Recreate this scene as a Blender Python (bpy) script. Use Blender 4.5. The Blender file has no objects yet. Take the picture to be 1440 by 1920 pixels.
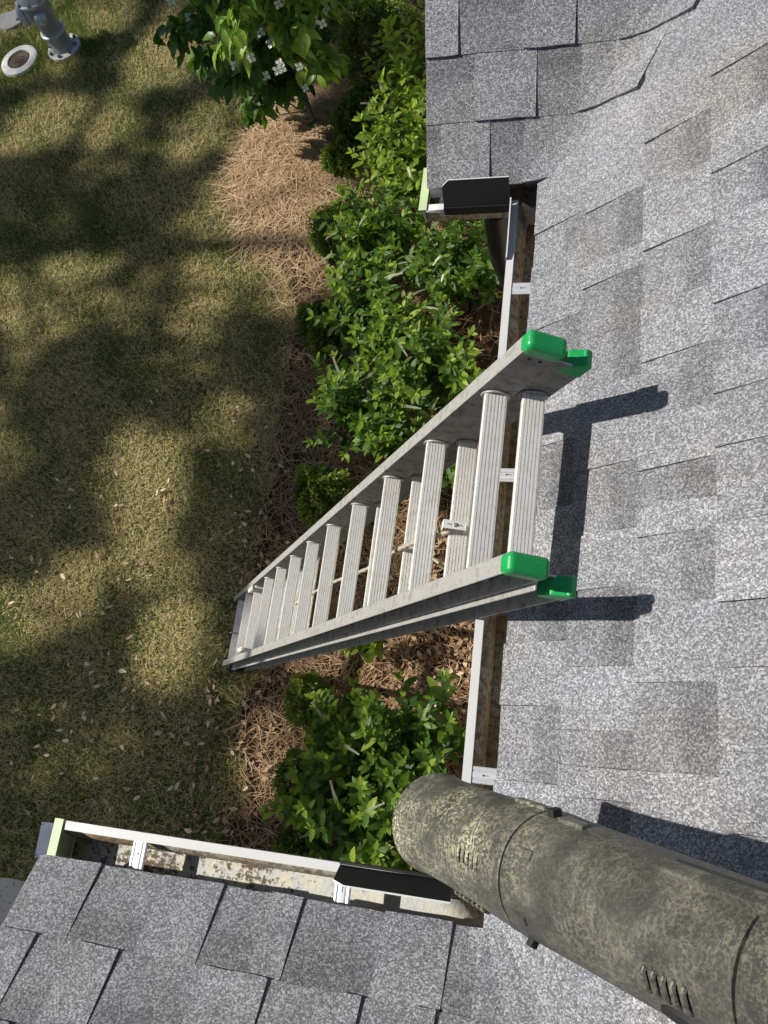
import bpy, math, random
import numpy as np
from math import sin, cos, tan, pi, radians, atan2, acos, sqrt
from mathutils import Vector, Matrix

random.seed(7)
rng = np.random.default_rng(11)
scene = bpy.context.scene
COL = scene.collection
ZE = 2.88                                   # height of the eaves above the lawn

# ------------------------------------------------------------------ camera
FPX = 1513.8                                # focal length in pixels of the 1440 x 1920 photograph
CAM = np.array([0.1324, -1.3119, 1.5590 + ZE])
def rodr(w):
    w = np.array(w, float); th = np.linalg.norm(w); k = w / th
    K = np.array([[0, -k[2], k[1]], [k[2], 0, -k[0]], [-k[1], k[0], 0]])
    return np.eye(3) + sin(th) * K + (1 - cos(th)) * K @ K
RCAM = rodr((-0.3427, 0.2335, 0.0836)) @ np.diag([1., -1., -1.])   # rows: right, down, forward
cam_data = bpy.data.cameras.new('camera')
cam = bpy.data.objects.new('camera', cam_data); COL.objects.link(cam)
cam_data.sensor_fit = 'VERTICAL'; cam_data.sensor_height = 24.0
cam_data.lens = FPX / 1920 * 24.0
cam_data.clip_start = 0.02; cam_data.clip_end = 500
cm = Matrix.Identity(4)
for i in range(3):
    cm[i][0] = RCAM[0][i]; cm[i][1] = -RCAM[1][i]; cm[i][2] = -RCAM[2][i]; cm[i][3] = CAM[i]
cam.matrix_world = cm
scene.camera = cam
scene.render.resolution_x = 768; scene.render.resolution_y = 1024

# ------------------------------------------------------------------ light
SUN_EL, SUN_AZ = radians(43.0), radians(-2.0)        # direction the light travels: +X, a little -Y
SDIR = np.array([cos(SUN_EL) * cos(SUN_AZ), cos(SUN_EL) * sin(SUN_AZ), -sin(SUN_EL)])
world = bpy.data.worlds.new('World'); scene.world = world; world.use_nodes = True
wn = world.node_tree.nodes; wl = world.node_tree.links
for n_ in list(wn): wn.remove(n_)
wo = wn.new('ShaderNodeOutputWorld'); wb = wn.new('ShaderNodeBackground'); ws = wn.new('ShaderNodeTexSky')
ws.sky_type = 'NISHITA'; ws.sun_disc = False; ws.sun_elevation = SUN_EL
ws.sun_rotation = atan2(-SDIR[0], -SDIR[1])
wb.inputs['Strength'].default_value = 0.06
wl.new(ws.outputs[0], wb.inputs[0]); wl.new(wb.outputs[0], wo.inputs[0])
sun_d = bpy.data.lights.new('sun', 'SUN'); sun_d.energy = 5.0; sun_d.angle = radians(0.55)
sun_d.color = (1.0, 0.95, 0.87)
sun = bpy.data.objects.new('sun', sun_d); COL.objects.link(sun)
sun.rotation_euler = Vector(SDIR).to_track_quat('-Z', 'Y').to_euler(); sun.location = (-20, 0, 20)
scene.view_settings.view_transform = 'Standard'; scene.view_settings.look = 'None'
scene.view_settings.exposure = 0.12; scene.view_settings.gamma = 1.0
scene.view_settings.use_curve_mapping = False

# ------------------------------------------------------------------ helpers
def A3(*v): return np.array(v, float)
def nrm(v): return v / np.linalg.norm(v)
def at(px, py, z=0.0):
    """photo pixel -> point of the horizontal plane at height z"""
    d = RCAM.T @ A3((px - 720) / FPX, (py - 960) / FPX, 1.0)
    return CAM + d * ((z - CAM[2]) / d[2])
def proj(P):
    q = RCAM @ (np.asarray(P, float) - CAM)
    return 720 + FPX * q[0] / q[2], 960 + FPX * q[1] / q[2]

class MB:
    """collects faces; build() links them as one mesh object"""
    def __init__(s): s.v = []; s.f = []; s.m = []; s.uv = None
    def add(s, vs, fs, mi=0):
        o = len(s.v); s.v += [tuple(map(float, p)) for p in vs]
        s.f += [tuple(i + o for i in f) for f in fs]; s.m += [mi] * len(fs); return o
    def box(s, lo, hi, mi=0):
        x0, y0, z0 = lo; x1, y1, z1 = hi
        s.add([(x0,y0,z0),(x1,y0,z0),(x1,y1,z0),(x0,y1,z0),(x0,y0,z1),(x1,y0,z1),(x1,y1,z1),(x0,y1,z1)],
              [(0,3,2,1),(4,5,6,7),(0,1,5,4),(1,2,6,5),(2,3,7,6),(3,0,4,7)], mi)
    def obox(s, c, ux, uy, uz, hx, hy, hz, mi=0):
        c = np.asarray(c, float); P = []
        for k in (-1, 1):
            for (i, j) in ((-1,-1),(1,-1),(1,1),(-1,1)): P.append(c + ux*hx*i + uy*hy*j + uz*hz*k)
        s.add(P, [(0,3,2,1),(4,5,6,7),(0,1,5,4),(1,2,6,5),(2,3,7,6),(3,0,4,7)], mi)
    def extrude(s, prof, o, ux, uy, d, closed=True, caps=True, mi=0):
        """prof (a,b) points, placed at o + a*ux + b*uy, swept by vector d"""
        o = np.asarray(o, float); n = len(prof)
        P = [o + ux*a + uy*b for a, b in prof] + [o + ux*a + uy*b + d for a, b in prof]
        F = [(i, (i+1) % n, (i+1) % n + n, i + n) for i in range(n if closed else n-1)]
        if caps and closed: F += [tuple(reversed(range(n))), tuple(range(n, 2*n))]
        s.add(P, F, mi)
    def tube(s, pts, rad, seg=8, mi=0, caps=True):
        pts = [np.asarray(p, float) for p in pts]; n = len(pts)
        if not hasattr(rad, '__len__'): rad = [rad] * n
        V = []; ref = A3(0.31, 0.22, 0.92)
        for i in range(n):
            t = nrm(pts[min(i+1, n-1)] - pts[max(i-1, 0)])
            u = ref - t * (ref @ t)
            if np.linalg.norm(u) < 1e-3: u = A3(1, 0, 0) - t * t[0]
            u = nrm(u); w = np.cross(t, u); ref = u
            V += [pts[i] + rad[i] * (cos(2*pi*k/seg) * u + sin(2*pi*k/seg) * w) for k in range(seg)]
        F = [(i*seg+k, i*seg+(k+1) % seg, (i+1)*seg+(k+1) % seg, (i+1)*seg+k) for i in range(n-1) for k in range(seg)]
        if caps: F += [tuple(reversed(range(seg))), tuple(range((n-1)*seg, n*seg))]
        s.add(V, F, mi)
    def lathe(s, prof, o, ax, seg=32, mi=0, e=None, caps=True, closed=False):
        """prof (r, h) turned about axis ax through o"""
        o = np.asarray(o, float); ax = nrm(np.asarray(ax, float))
        u = np.cross(ax, A3(0, 0, 1) if abs(ax[2]) < .9 else A3(1, 0, 0)) if e is None else e
        u = nrm(u); w = np.cross(ax, u); V = []
        for r, h in prof: V += [o + ax*h + r*(cos(2*pi*k/seg)*u + sin(2*pi*k/seg)*w) for k in range(seg)]
        n = len(prof)
        F = [(i*seg+k, i*seg+(k+1) % seg, ((i+1) % n)*seg+(k+1) % seg, ((i+1) % n)*seg+k) for i in range(n if closed else n-1) for k in range(seg)]
        if caps and not closed: F += [tuple(reversed(range(seg))), tuple(range((n-1)*seg, n*seg))]
        s.add(V, F, mi)
    def build(s, name, mat, parent=None, smooth=False, bevel=0.0, segs=2):
        me = bpy.data.meshes.new(name); me.from_pydata(s.v, [], s.f)
        for m_ in (mat if isinstance(mat, (list, tuple)) else [mat]): me.materials.append(m_)
        if any(s.m): me.polygons.foreach_set('material_index', s.m)
        if s.uv is not None:
            ul = me.uv_layers.new(name='UVMap')
            for li, l in enumerate(me.loops): ul.data[li].uv = s.uv[l.vertex_index]
        o = link(name, me, parent)
        if bevel:
            b = o.modifiers.new('bevel', 'BEVEL'); b.width = bevel; b.segments = segs; b.limit_method = 'ANGLE'; b.angle_limit = radians(38)
        if smooth: shade(o, smooth)
        return o
def shade(o, ang):
    for p in o.data.polygons: p.use_smooth = True
    if ang is not True:
        try: o.data.set_sharp_from_angle(angle=radians(ang))
        except Exception: pass
def link(name, me, parent=None):
    o = bpy.data.objects.new(name, me); COL.objects.link(o)
    if parent is not None: attach(o, parent)
    return o
def attach(o, parent):
    o.parent = parent
    if parent.type == 'EMPTY': o.matrix_parent_inverse = Matrix.Translation(-Vector(parent.location))
def thing(name, loc, label, cat, group=None):
    o = bpy.data.objects.new(name, None); COL.objects.link(o); o.location = tuple(map(float, loc)); o.empty_display_size = .1
    tag(o, label, cat, group); return o
def tag(o, label=None, cat=None, group=None, kind=None):
    if label: o['label'] = label
    if cat: o['category'] = cat
    if group: o['group'] = group
    if kind: o['kind'] = kind
    return o
def bulk(name, V, F, mat, parent=None, tint=None, smooth=False):
    """big mesh from numpy arrays; F is (n,k)"""
    me = bpy.data.meshes.new(name); V = np.ascontiguousarray(V, np.float32); F = np.ascontiguousarray(F, np.int32)
    n, k = F.shape
    me.vertices.add(len(V)); me.vertices.foreach_set('co', V.ravel())
    me.loops.add(n*k); me.loops.foreach_set('vertex_index', F.ravel())
    me.polygons.add(n); me.polygons.foreach_set('loop_start', np.arange(0, n*k, k, dtype=np.int32))
    me.update(calc_edges=True); me.validate()
    if tint is not None:
        at_ = me.attributes.new('tint', 'FLOAT', 'POINT'); at_.data.foreach_set('value', np.ascontiguousarray(tint, np.float32))
    if smooth: me.polygons.foreach_set('use_smooth', np.ones(n, bool))
    me.materials.append(mat)
    return link(name, me, parent)

# ------------------------------------------------------------------ materials
class NT:
    def __init__(s, name):
        s.m = bpy.data.materials.new(name); s.m.use_nodes = True; s.t = s.m.node_tree; s.n = s.t.nodes; s.l = s.t.links
        s.b = s.n['Principled BSDF']; s.out = s.n['Material Output']; s.co = None
    def coord(s, kind='Object', scale=None):
        tc = s.n.new('ShaderNodeTexCoord'); o = tc.outputs[kind]
        if scale is not None:
            mp = s.n.new('ShaderNodeMapping'); mp.inputs['Scale'].default_value = scale; s.l.new(o, mp.inputs[0]); o = mp.outputs[0]
        return o
    def noise(s, scale, detail=4, rough=.55, co=None, out='Fac', dist=0):
        n = s.n.new('ShaderNodeTexNoise'); n.inputs['Scale'].default_value = scale; n.inputs['Detail'].default_value = detail
        n.inputs['Roughness'].default_value = rough; n.inputs['Distortion'].default_value = dist
        s.l.new(co if co is not None else s.coord(), n.inputs['Vector']); return n.outputs[out]
    def voro(s, scale, co=None, out='Color', feature='F1'):
        n = s.n.new('ShaderNodeTexVoronoi'); n.feature = feature; n.inputs['Scale'].default_value = scale
        s.l.new(co if co is not None else s.coord(), n.inputs['Vector']); return n.outputs[out]
    def ramp(s, fac, stops):
        r = s.n.new('ShaderNodeValToRGB'); e = r.color_ramp.elements
        while len(e) < len(stops): e.new(0.5)
        for k, (p, c) in enumerate(stops):
            e[k].position = p; e[k].color = (c if hasattr(c, '__len__') else (c, c, c))[:3] + (1,) if hasattr(c, '__len__') else (c, c, c, 1)
        s.l.new(fac, r.inputs[0]); return r.outputs[0]
    def mix(s, fac, a, b, mode='MIX'):
        n = s.n.new('ShaderNodeMix'); n.data_type = 'RGBA'; n.blend_type = mode
        for k, v in ((0, fac), (6, a), (7, b)):
            if isinstance(v, (int, float)): n.inputs[k].default_value = v if k == 0 else (v, v, v, 1)
            elif isinstance(v, tuple): n.inputs[k].default_value = v + (1,) if len(v) == 3 else v
            else: s.l.new(v, n.inputs[k])
        return n.outputs[2]
    def math(s, op, a, b=0.0, clamp=False):
        n = s.n.new('ShaderNodeMath'); n.operation = op; n.use_clamp = clamp
        for k, v in ((0, a), (1, b)):
            if isinstance(v, (int, float)): n.inputs[k].default_value = v
            else: s.l.new(v, n.inputs[k])
        return n.outputs[0]
    def attr(s, name, out='Fac'):
        n = s.n.new('ShaderNodeAttribute'); n.attribute_name = name; return n.outputs[out]
    def rand(s):
        return s.n.new('ShaderNodeObjectInfo').outputs['Random']
    def bump(s, h, strength=.3, dist=.002):
        n = s.n.new('ShaderNodeBump'); n.inputs['Strength'].default_value = strength; n.inputs['Distance'].default_value = dist
        s.l.new(h, n.inputs['Height']); s.l.new(n.outputs[0], s.b.inputs['Normal'])
    def set(s, col=None, rough=.6, metal=0., spec=.5):
        if col is not None:
            if isinstance(col, tuple): s.b.inputs['Base Color'].default_value = col + (1,)
            else: s.l.new(col, s.b.inputs['Base Color'])
        if isinstance(rough, (int, float)): s.b.inputs['Roughness'].default_value = rough
        else: s.l.new(rough, s.b.inputs['Roughness'])
        s.b.inputs['Metallic'].default_value = metal; s.b.inputs['Specular IOR Level'].default_value = spec
        return s.m

def mat_plain(name, col, rough=.6, metal=0., var=.18, scale=30, bump=0., spec=.5):
    t = NT(name); f = t.noise(scale, 5)
    c = t.mix(f, tuple(x*(1-var) for x in col), tuple(min(1, x*(1+var)) for x in col))
    if bump: t.bump(t.noise(scale*4, 4), bump, .002)
    return t.set(c, rough, metal, spec)

def mat_shingle(name, gain, band):
    t = NT(name); co = t.coord()
    v = t.voro(400, co); sep = t.n.new('ShaderNodeSeparateColor'); t.l.new(v, sep.inputs[0])
    g = t.ramp(sep.outputs[0], [(0, .04), (.25, .10), (.5, .21), (.75, .38), (1, .66)])
    n2 = t.noise(900, 2, co=co)
    g = t.mix(.45, g, t.ramp(n2, [(.3, .04), (.5, .23), (.70, .56)]))
    warm = t.mix(t.ramp(t.noise(4, 5, co=co), [(.4, 0.), (.75, 1.)]), (.96, .98, 1.07), (1.01, 1.0, .98))
    g = t.mix(1.0, g, warm, 'MULTIPLY')
    mot = t.ramp(t.noise(9, 5, .6, co=co), [(.25, .80), (.75, 1.16)])
    stp = t.noise(1.0, 4, .6, t.coord('Object', (3, 22, 3))); mot = t.mix(.35, mot, t.ramp(stp, [(.3, .72), (.7, 1.22)]))
    g = t.mix(1.0, g, mot, 'MULTIPLY')
    r = t.ramp(t.rand(), [(0, gain*.93), (1, gain*1.08)])
    g = t.mix(1.0, g, r, 'MULTIPLY')
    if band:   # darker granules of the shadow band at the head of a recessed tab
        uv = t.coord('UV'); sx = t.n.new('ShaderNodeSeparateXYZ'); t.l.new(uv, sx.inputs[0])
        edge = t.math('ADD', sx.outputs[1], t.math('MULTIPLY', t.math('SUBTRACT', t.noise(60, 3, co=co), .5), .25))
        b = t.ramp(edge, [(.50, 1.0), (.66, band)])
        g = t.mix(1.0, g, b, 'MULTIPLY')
    t.bump(t.math('ADD', sep.outputs[1], n2), .85, .0014)
    return t.set(g, .92, 0, .25)

M = {}
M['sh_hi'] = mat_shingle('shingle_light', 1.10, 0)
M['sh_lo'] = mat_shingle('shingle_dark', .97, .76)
M['felt'] = mat_plain('roof_underlay', (.03, .03, .03), .9)
M['white'] = mat_plain('white_painted_metal', (.60, .60, .59), .45, 0, .08, 14)
M['wood'] = mat_plain('fascia_paint', (.62, .6, .55), .6, 0, .12, 9)
M['siding'] = mat_plain('siding_paint', (.5, .48, .43), .6, 0, .1, 6)
M['lime'] = mat_plain('pale_green_metal', (.50, .62, .34), .45, 0, .1, 20)
M['black'] = mat_plain('black_metal', (.012, .012, .013), .38, 0, .2, 18)
M['rubber'] = mat_plain('black_rubber', (.015, .015, .016), .7)
def _gal():
    t = NT('galvanised_strap'); f = t.noise(90, 4); c = t.mix(f, (.68, .69, .71), (.86, .86, .87)); return t.set(c, .38, .55)
M['galv'] = _gal()
def _grime():
    t = NT('stained_gutter'); co = t.coord()
    big = t.noise(9, 6, .65, co); fine = t.noise(70, 6, .7, co); vf = t.noise(260, 4, .6, co)
    c = t.mix(t.ramp(big, [(.36, 0.), (.62, 1.)]), (.60, .57, .48), (.36, .27, .15))
    c = t.mix(t.ramp(fine, [(.46, 0.), (.60, .85)]), c, (.15, .10, .055))
    c = t.mix(t.ramp(vf, [(.5, 0.), (.72, .6)]), c, (.10, .075, .05))
    t.bump(fine, .3, .003)
    return t.set(c, .75)
M['grime'] = _grime()
def _grime2():
    t = NT('pollen_crust_gutter'); co = t.coord()
    a = t.noise(26, 8, .72, co); b_ = t.noise(90, 6, .7, co); big = t.noise(5, 4, .6, co)
    c = t.mix(t.ramp(a, [(.44, 0.), (.56, 1.)]), (.66, .62, .50), (.55, .56, .55))
    c = t.mix(t.ramp(t.math('ADD', t.math('MULTIPLY', b_, .7), t.math('MULTIPLY', big, .5)), [(.635, 0.), (.70, 1.)]), c, (.12, .09, .06))
    t.bump(t.math('ADD', a, b_), .6, .004)
    return t.set(c, .85)
M['grime2'] = _grime2()
def _alu(name, lo, hi, dirt, metal=.75, rough=.42, st=None):
    t = NT(name); co = t.coord(); f = t.noise(40, 6, .65, co); g = t.noise(7, 4, .6, co); s = t.noise(300, 3, .6, co)
    c = t.mix(g, lo, hi)
    c = t.mix(t.ramp(f, [(.48, 0.), (.70, .85)]), c, dirt)
    c = t.mix(t.ramp(s, [(.55, 0.), (.75, .5)]), c, tuple(x*.6 for x in dirt))
    t.bump(s, .12, .001)
    return t.set(c, t.ramp(f, [(.3, rough-.08), (.7, rough+.2)]), metal)
M['alu_rung'] = _alu('aluminium_rung', (.90, .88, .83), (.96, .95, .92), (.74, .69, .60), .35, .33)
M['alu_rail'] = _alu('aluminium_rail_weathered', (.50, .50, .47), (.66, .65, .62), (.26, .24, .20), .55, .5)
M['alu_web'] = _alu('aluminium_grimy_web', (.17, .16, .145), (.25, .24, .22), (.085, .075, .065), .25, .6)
M['alu_dark'] = _alu('aluminium_oxidised', (.36, .35, .33), (.48, .47, .44), (.20, .18, .16), .5, .55)
t = NT('green_plastic'); co = t.coord()
c_ = t.mix(t.noise(25, 5, .6, co), (.004, .27, .065), (.012, .40, .10)); c_ = t.mix(t.ramp(t.noise(160, 5, .7, co), [(.56, 0.), (.70, .55)]), c_, (.20, .42, .25))
M['green'] = t.set(c_, .38)
M['concrete'] = mat_plain('concrete', (.46, .44, .39), .9, 0, .25, 22, .3)
M['ring'] = mat_plain('white_painted_concrete', (.72, .71, .68), .8, 0, .12, 25, .3)
M['rust'] = mat_plain('rusted_iron', (.11, .075, .055), .8, 0, .5, 40, .4)
M['hyd'] = mat_plain('silver_grey_paint', (.30, .32, .36), .42, .25, .18, 18, .1)
M['hyd_hi'] = mat_plain('pale_silver_paint', (.50, .54, .58), .4, .25, .15, 18)
M['hyd_w'] = mat_plain('chipped_white_paint', (.66, .66, .64), .6, 0, .2, 30)
M['stone'] = mat_plain('grey_stone', (.20, .20, .21), .9, 0, .25, 14, .4)
M['bark'] = mat_plain('bark', (.13, .10, .075), .9, 0, .4, 30, .6)
M['twig'] = mat_plain('twig', (.10, .075, .05), .9, 0, .35, 60)
M['rope'] = mat_plain('rope_fibre', (.42, .38, .29), .9, 0, .4, 300, .4)

def mat_leaf(name, dark, light, young, trans=.35, gloss=.42, veins=False):
    t = NT(name); a = t.attr('tint'); n = t.noise(16, 3)
    f = t.math('ADD', t.math('MULTIPLY', a, .85), t.math('MULTIPLY', n, .25))
    c = t.ramp(f, [(.05, dark), (.55, light), (1.0, young)])
    t.set(c, gloss, 0, .4)
    tr = t.n.new('ShaderNodeBsdfTranslucent'); t.l.new(t.mix(1.0, c, (1.5, 1.7, .8), 'MULTIPLY'), tr.inputs[0])
    mx = t.n.new('ShaderNodeMixShader'); mx.inputs[0].default_value = trans
    t.l.new(t.b.outputs[0], mx.inputs[1]); t.l.new(tr.outputs[0], mx.inputs[2]); t.l.new(mx.outputs[0], t.out.inputs[0])
    return t.m
M['spire'] = mat_leaf('sweetspire_leaf', (.026, .068, .010), (.090, .180, .020), (.34, .44, .055), .42, .5)
M['box'] = mat_leaf('small_leaf_green', (.040, .085, .014), (.105, .18, .026), (.28, .33, .05), .28, .6)
M['dog'] = mat_leaf('dogwood_leaf', (.026, .075, .015), (.080, .18, .028), (.32, .44, .07), .40, .38)
M['pine'] = mat_leaf('pine_foliage', (.03, .06, .015), (.05, .09, .02), (.07, .12, .03), .1, .6)
M['spike'] = mat_plain('cream_blossom', (.62, .66, .48), .7, 0, .15, 100)
M['petal'] = mat_plain('white_petal', (.80, .82, .74), .6, 0, .06, 60)
def mat_straw(name, stops, rough=.8):
    t = NT(name); return t.set(t.ramp(t.attr('tint'), stops), rough, 0, .3)
def mat_blade(name, stops):
    t = NT(name); c = t.ramp(t.attr('tint'), stops); t.set(c, .7, 0, .3)
    tr = t.n.new('ShaderNodeBsdfTranslucent'); t.l.new(c, tr.inputs[0]); mx = t.n.new('ShaderNodeMixShader'); mx.inputs[0].default_value = .35
    t.l.new(t.b.outputs[0], mx.inputs[1]); t.l.new(tr.outputs[0], mx.inputs[2]); t.l.new(mx.outputs[0], t.out.inputs[0]); return t.m
M['grass'] = mat_blade('grass_blades', [(0, (.11, .20, .028)), (.30, (.24, .33, .045)), (.42, (.50, .42, .14)), (.72, (.74, .61, .28)), (1, (.88, .78, .48))])
M['needle'] = mat_straw('pine_straw', [(0, (.13, .070, .04)), (.45, (.33, .20, .105)), (.8, (.52, .35, .19)), (1, (.68, .52, .34))])
M['litter'] = mat_straw('dry_leaves', [(0, (.16, .085, .045)), (.5, (.42, .29, .165)), (1, (.72, .60, .42))])

# ------------------------------------------------------------------ ground
bed_px = [(655,-60),(650,60),(640,150),(560,205),(500,245),(462,310),(450,380),(480,450),(545,515),(560,600),(530,720),(520,840),
          (495,960),(480,1080),(470,1180),(520,1240),(470,1290),(440,1350),(455,1440),(470,1500),(400,1590)]
bed = [at(x, y)[:2] for x, y in bed_px]
bed += [A3(-1.05, -1.75), A3(-.9, -2.4), A3(.6, -2.4), A3(.6, 6.3), A3(bed[0][0]+.1, 6.3)]
bed = np.array(bed)
def inside(poly, x, y):
    r = np.zeros(np.shape(x), bool); n = len(poly)
    for i in range(n):
        x1, y1 = poly[i]; x2, y2 = poly[(i+1) % n]
        c = ((y1 > y) != (y2 > y)) & (x < (x2-x1) * (y-y1) / (y2-y1+1e-12) + x1); r ^= c
    return r
TREE = at(597, 255)
def hgt(x, y):
    """gentle mound of straw round the young tree"""
    d = np.sqrt(((x-(TREE[0]-.12))/.55)**2 + ((y-(TREE[1]-.30))/.62)**2)
    return .07*np.exp(-d**2)
def vnoise(x, y, f, seed=0):
    r = np.random.default_rng(seed); s = 0
    for k in range(7):
        a = r.uniform(0, 2*pi); ff = f*r.uniform(.6, 1.7); s = s + np.sin((x*cos(a)+y*sin(a))*ff + r.uniform(0, 7)) * np.cos((x*sin(a*1.7)+y*cos(a*1.3))*ff*.8 + r.uniform(0, 7))
    return s/3.2
t = NT('lawn_thatch'); co = t.coord()
c_ = t.mix(t.ramp(t.noise(2.2, 5, .6, co), [(.35, 0.), (.65, 1.)]), (.09, .095, .035), (.20, .165, .085))
c_ = t.mix(t.ramp(t.noise(60, 4, .7, co), [(.35, 0.), (.7, .8)]), c_, (.06, .06, .03))
t.bump(t.noise(90, 4, .7, co), .6, .02)
M['thatch'] = t.set(c_, .95, 0, .2)
m = MB(); m.add([(-90,-90,-.004),(90,-90,-.004),(90,90,-.004),(-90,90,-.004)], [(0,1,2,3)])
tag(m.build('lawn', M['thatch']), kind='structure')
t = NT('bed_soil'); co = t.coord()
c_ = t.mix(t.noise(14, 6, .7, co), (.022, .015, .010), (.085, .050, .028)); t.bump(t.noise(70, 5, .7, co), .7, .02)  # soil kept very dark to paint in the deep shade beside the house
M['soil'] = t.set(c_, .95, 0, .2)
gx = np.linspace(bed[:, 0].min(), .6, 40); gy = np.linspace(-2.4, 6.3, 120)
m = MB()
for i in range(len(gx)-1):
    for j in range(len(gy)-1):
        if inside(bed, A3((gx[i]+gx[i+1])/2), A3((gy[j]+gy[j+1])/2))[0]:
            m.add([(x, y, hgt(x, y)+.002) for x, y in ((gx[i],gy[j]),(gx[i+1],gy[j]),(gx[i+1],gy[j+1]),(gx[i],gy[j+1]))], [(0,1,2,3)])
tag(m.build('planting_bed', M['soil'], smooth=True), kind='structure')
# concrete walk beside the lower wing
wk = [at(-60, 1640), at(22, 1646), at(52, 1652), at(60, 1700), at(60, 1700) + A3(.0, -2.2, 0), at(-60, 1640) + A3(-.3, -2.4, 0)]
m = MB(); n_ = len(wk); V = [p + A3(0,0,.0) for p in wk] + [p + A3(0,0,.03) for p in wk]
m.add(V, [tuple(range(n_-1,-1,-1)), tuple(range(n_, 2*n_))] + [(i, (i+1) % n_, (i+1) % n_ + n_, i+n_) for i in range(n_)])
t = NT('walk_concrete'); co = t.coord()
c_ = t.mix(t.noise(7, 5, .6, co), (.50, .47, .40), (.68, .64, .56)); c_ = t.mix(t.ramp(t.noise(55, 3, .5, co), [(.62, 0.), (.68, .8)]), c_, (.14, .12, .10))
M['walk'] = t.set(c_, .9)
tag(m.build('walkway', M['walk']), kind='structure')
WALK = np.array([p[:2] for p in wk])

# ---- grass blades
MAN = at(40, 118); HYD = at(123, 93)
def blades(N, x0, x1, y0, y1):
    x = rng.uniform(x0, x1, N); y = rng.uniform(y0, y1, N)
    k = ~inside(bed, x + vnoise(x, y, 9, 3)*.03, y) & ~inside(WALK, x, y) & (((x-MAN[0])**2 + (y-MAN[1])**2) > .168**2)
    return x[k], y[k]
x, y = blades(760000, -7.2, -1.0, -3.0, 6.9); N = len(x)
gn = 1.15*vnoise(x, y, 2.6, 5) + .9*vnoise(x, y, 7.5, 6) + .5*vnoise(x, y, 19, 8) - .02 + np.clip((y-3.2)*.25, 0, .6)*(x < -3.6)
edge = np.exp(-(((x-HYD[0])**2 + (y-HYD[1])**2))/.25) + np.exp(-(((x-MAN[0])**2 + (y-MAN[1])**2))/.2) + np.exp(-((x+2.95)**2/.15 + (y+1.9)**2/.2))*.8
green = rng.uniform(0, 1, N) < np.clip(.34 + .36*gn + .6*edge, .04, .96)
tint = np.where(green, rng.uniform(0, .34, N), rng.beta(2.2, 2, N)*.62 + .38)
ln = np.where(green, rng.uniform(.018, .042, N), rng.uniform(.016, .054, N)) * (1 + .5*edge)
az = rng.uniform(0, 2*pi, N); til = np.where(green, rng.uniform(.25, 1.2, N), rng.uniform(.55, 1.5, N))
wd = rng.uniform(.0012, .0026, N)
dx, dy, dz = np.sin(til)*np.cos(az), np.sin(til)*np.sin(az), np.cos(til)
px_, py_ = -np.sin(az), np.cos(az); base = rng.uniform(0, .012, N)
B = np.stack([x, y, base], 1); D = np.stack([dx, dy, dz], 1)*ln[:, None]; W = np.stack([px_, py_, 0*px_], 1)*wd[:, None]
V = np.stack([B-W, B+W, B+D], 1).reshape(-1, 3)
i0 = np.arange(N)*3
F = np.stack([i0, i0+1, i0+2], 1)
tag(bulk('grass', V, F, M['grass'], tint=np.repeat(tint, 3)), 'patchy half dormant lawn grass, straw coloured with green tufts', 'grass', kind='stuff')

# ---- pine straw
def strands(N, xy, L, wid, z0, zr, tmean, name, label, cat, mat, curl=.5):
    x, y = xy; N = len(x); a = rng.uniform(0, 2*pi, N); ln = rng.uniform(*L, N); cu = rng.normal(0, curl, N)
    S = 4; P = np.zeros((N, S+1, 3)); P[:, 0, 0] = x; P[:, 0, 1] = y
    zz = z0 + rng.uniform(0, zr, N) ; slope = rng.normal(0, .10, N)
    for k in range(1, S+1):
        aa = a + cu*(k-.5)/S
        P[:, k, 0] = P[:, k-1, 0] + np.cos(aa)*ln/S; P[:, k, 1] = P[:, k-1, 1] + np.sin(aa)*ln/S
    for k in range(S+1):
        u = k/S-.5
        P[:, k, 2] = hgt(P[:, k, 0], P[:, k, 1]) + np.maximum(.004, zz + slope*ln*u - np.abs(u)*.012)
    w = rng.uniform(*wid, N); V = np.zeros((N, S+1, 2, 3))
    for k in range(S+1):
        aa = a + cu*k/S; o = np.stack([-np.sin(aa), np.cos(aa), rng.normal(0, .4, N)], 1)*(w*(1 if 0 < k < S else .45))[:, None]
        V[:, k, 0] = P[:, k] - o; V[:, k, 1] = P[:, k] + o
    nv = 2*(S+1); i0 = np.arange(N)*nv
    F = np.concatenate([np.stack([i0+2*k, i0+2*k+1, i0+2*k+3, i0+2*k+2], 1) for k in range(S)])
    tt = np.clip(rng.normal(tmean, .24, N), 0, 1)
    return tag(bulk(name, V.reshape(-1, 3), F, mat, tint=np.repeat(tt, nv)), label, cat, kind='stuff')
x = rng.uniform(-3.4, .4, 120000); y = rng.uniform(-2.4, 6.2, 120000)
k = inside(bed, x + rng.normal(0, .10, len(x)), y + rng.normal(0, .10, len(x))); x, y = x[k], y[k]
mound = np.exp(-((x-TREE[0]+.1)**2/.35 + (y-TREE[1]+.3)**2/.55))
k = rng.uniform(0, 1, len(x)) < np.where((x > -.75) & (y > -.35), .10, .62 + .38*mound); x, y = x[k], y[k]  # straw thinned by the house so bare dark soil stands in for shade
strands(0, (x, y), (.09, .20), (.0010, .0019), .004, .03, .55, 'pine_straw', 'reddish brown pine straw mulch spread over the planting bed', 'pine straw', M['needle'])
xx = rng.normal(TREE[0]-.10, .36, 9000); yy = rng.normal(TREE[1]-.33, .40, 9000)
kk = inside(bed, xx+.05, yy)
strands(0, (xx[kk], yy[kk]), (.14, .26), (.0012, .0021), .02, .045, .72, 'pine_straw', 'thick pale heap of pine straw around the flowering tree', 'pine straw', M['needle'], .9)

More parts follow.
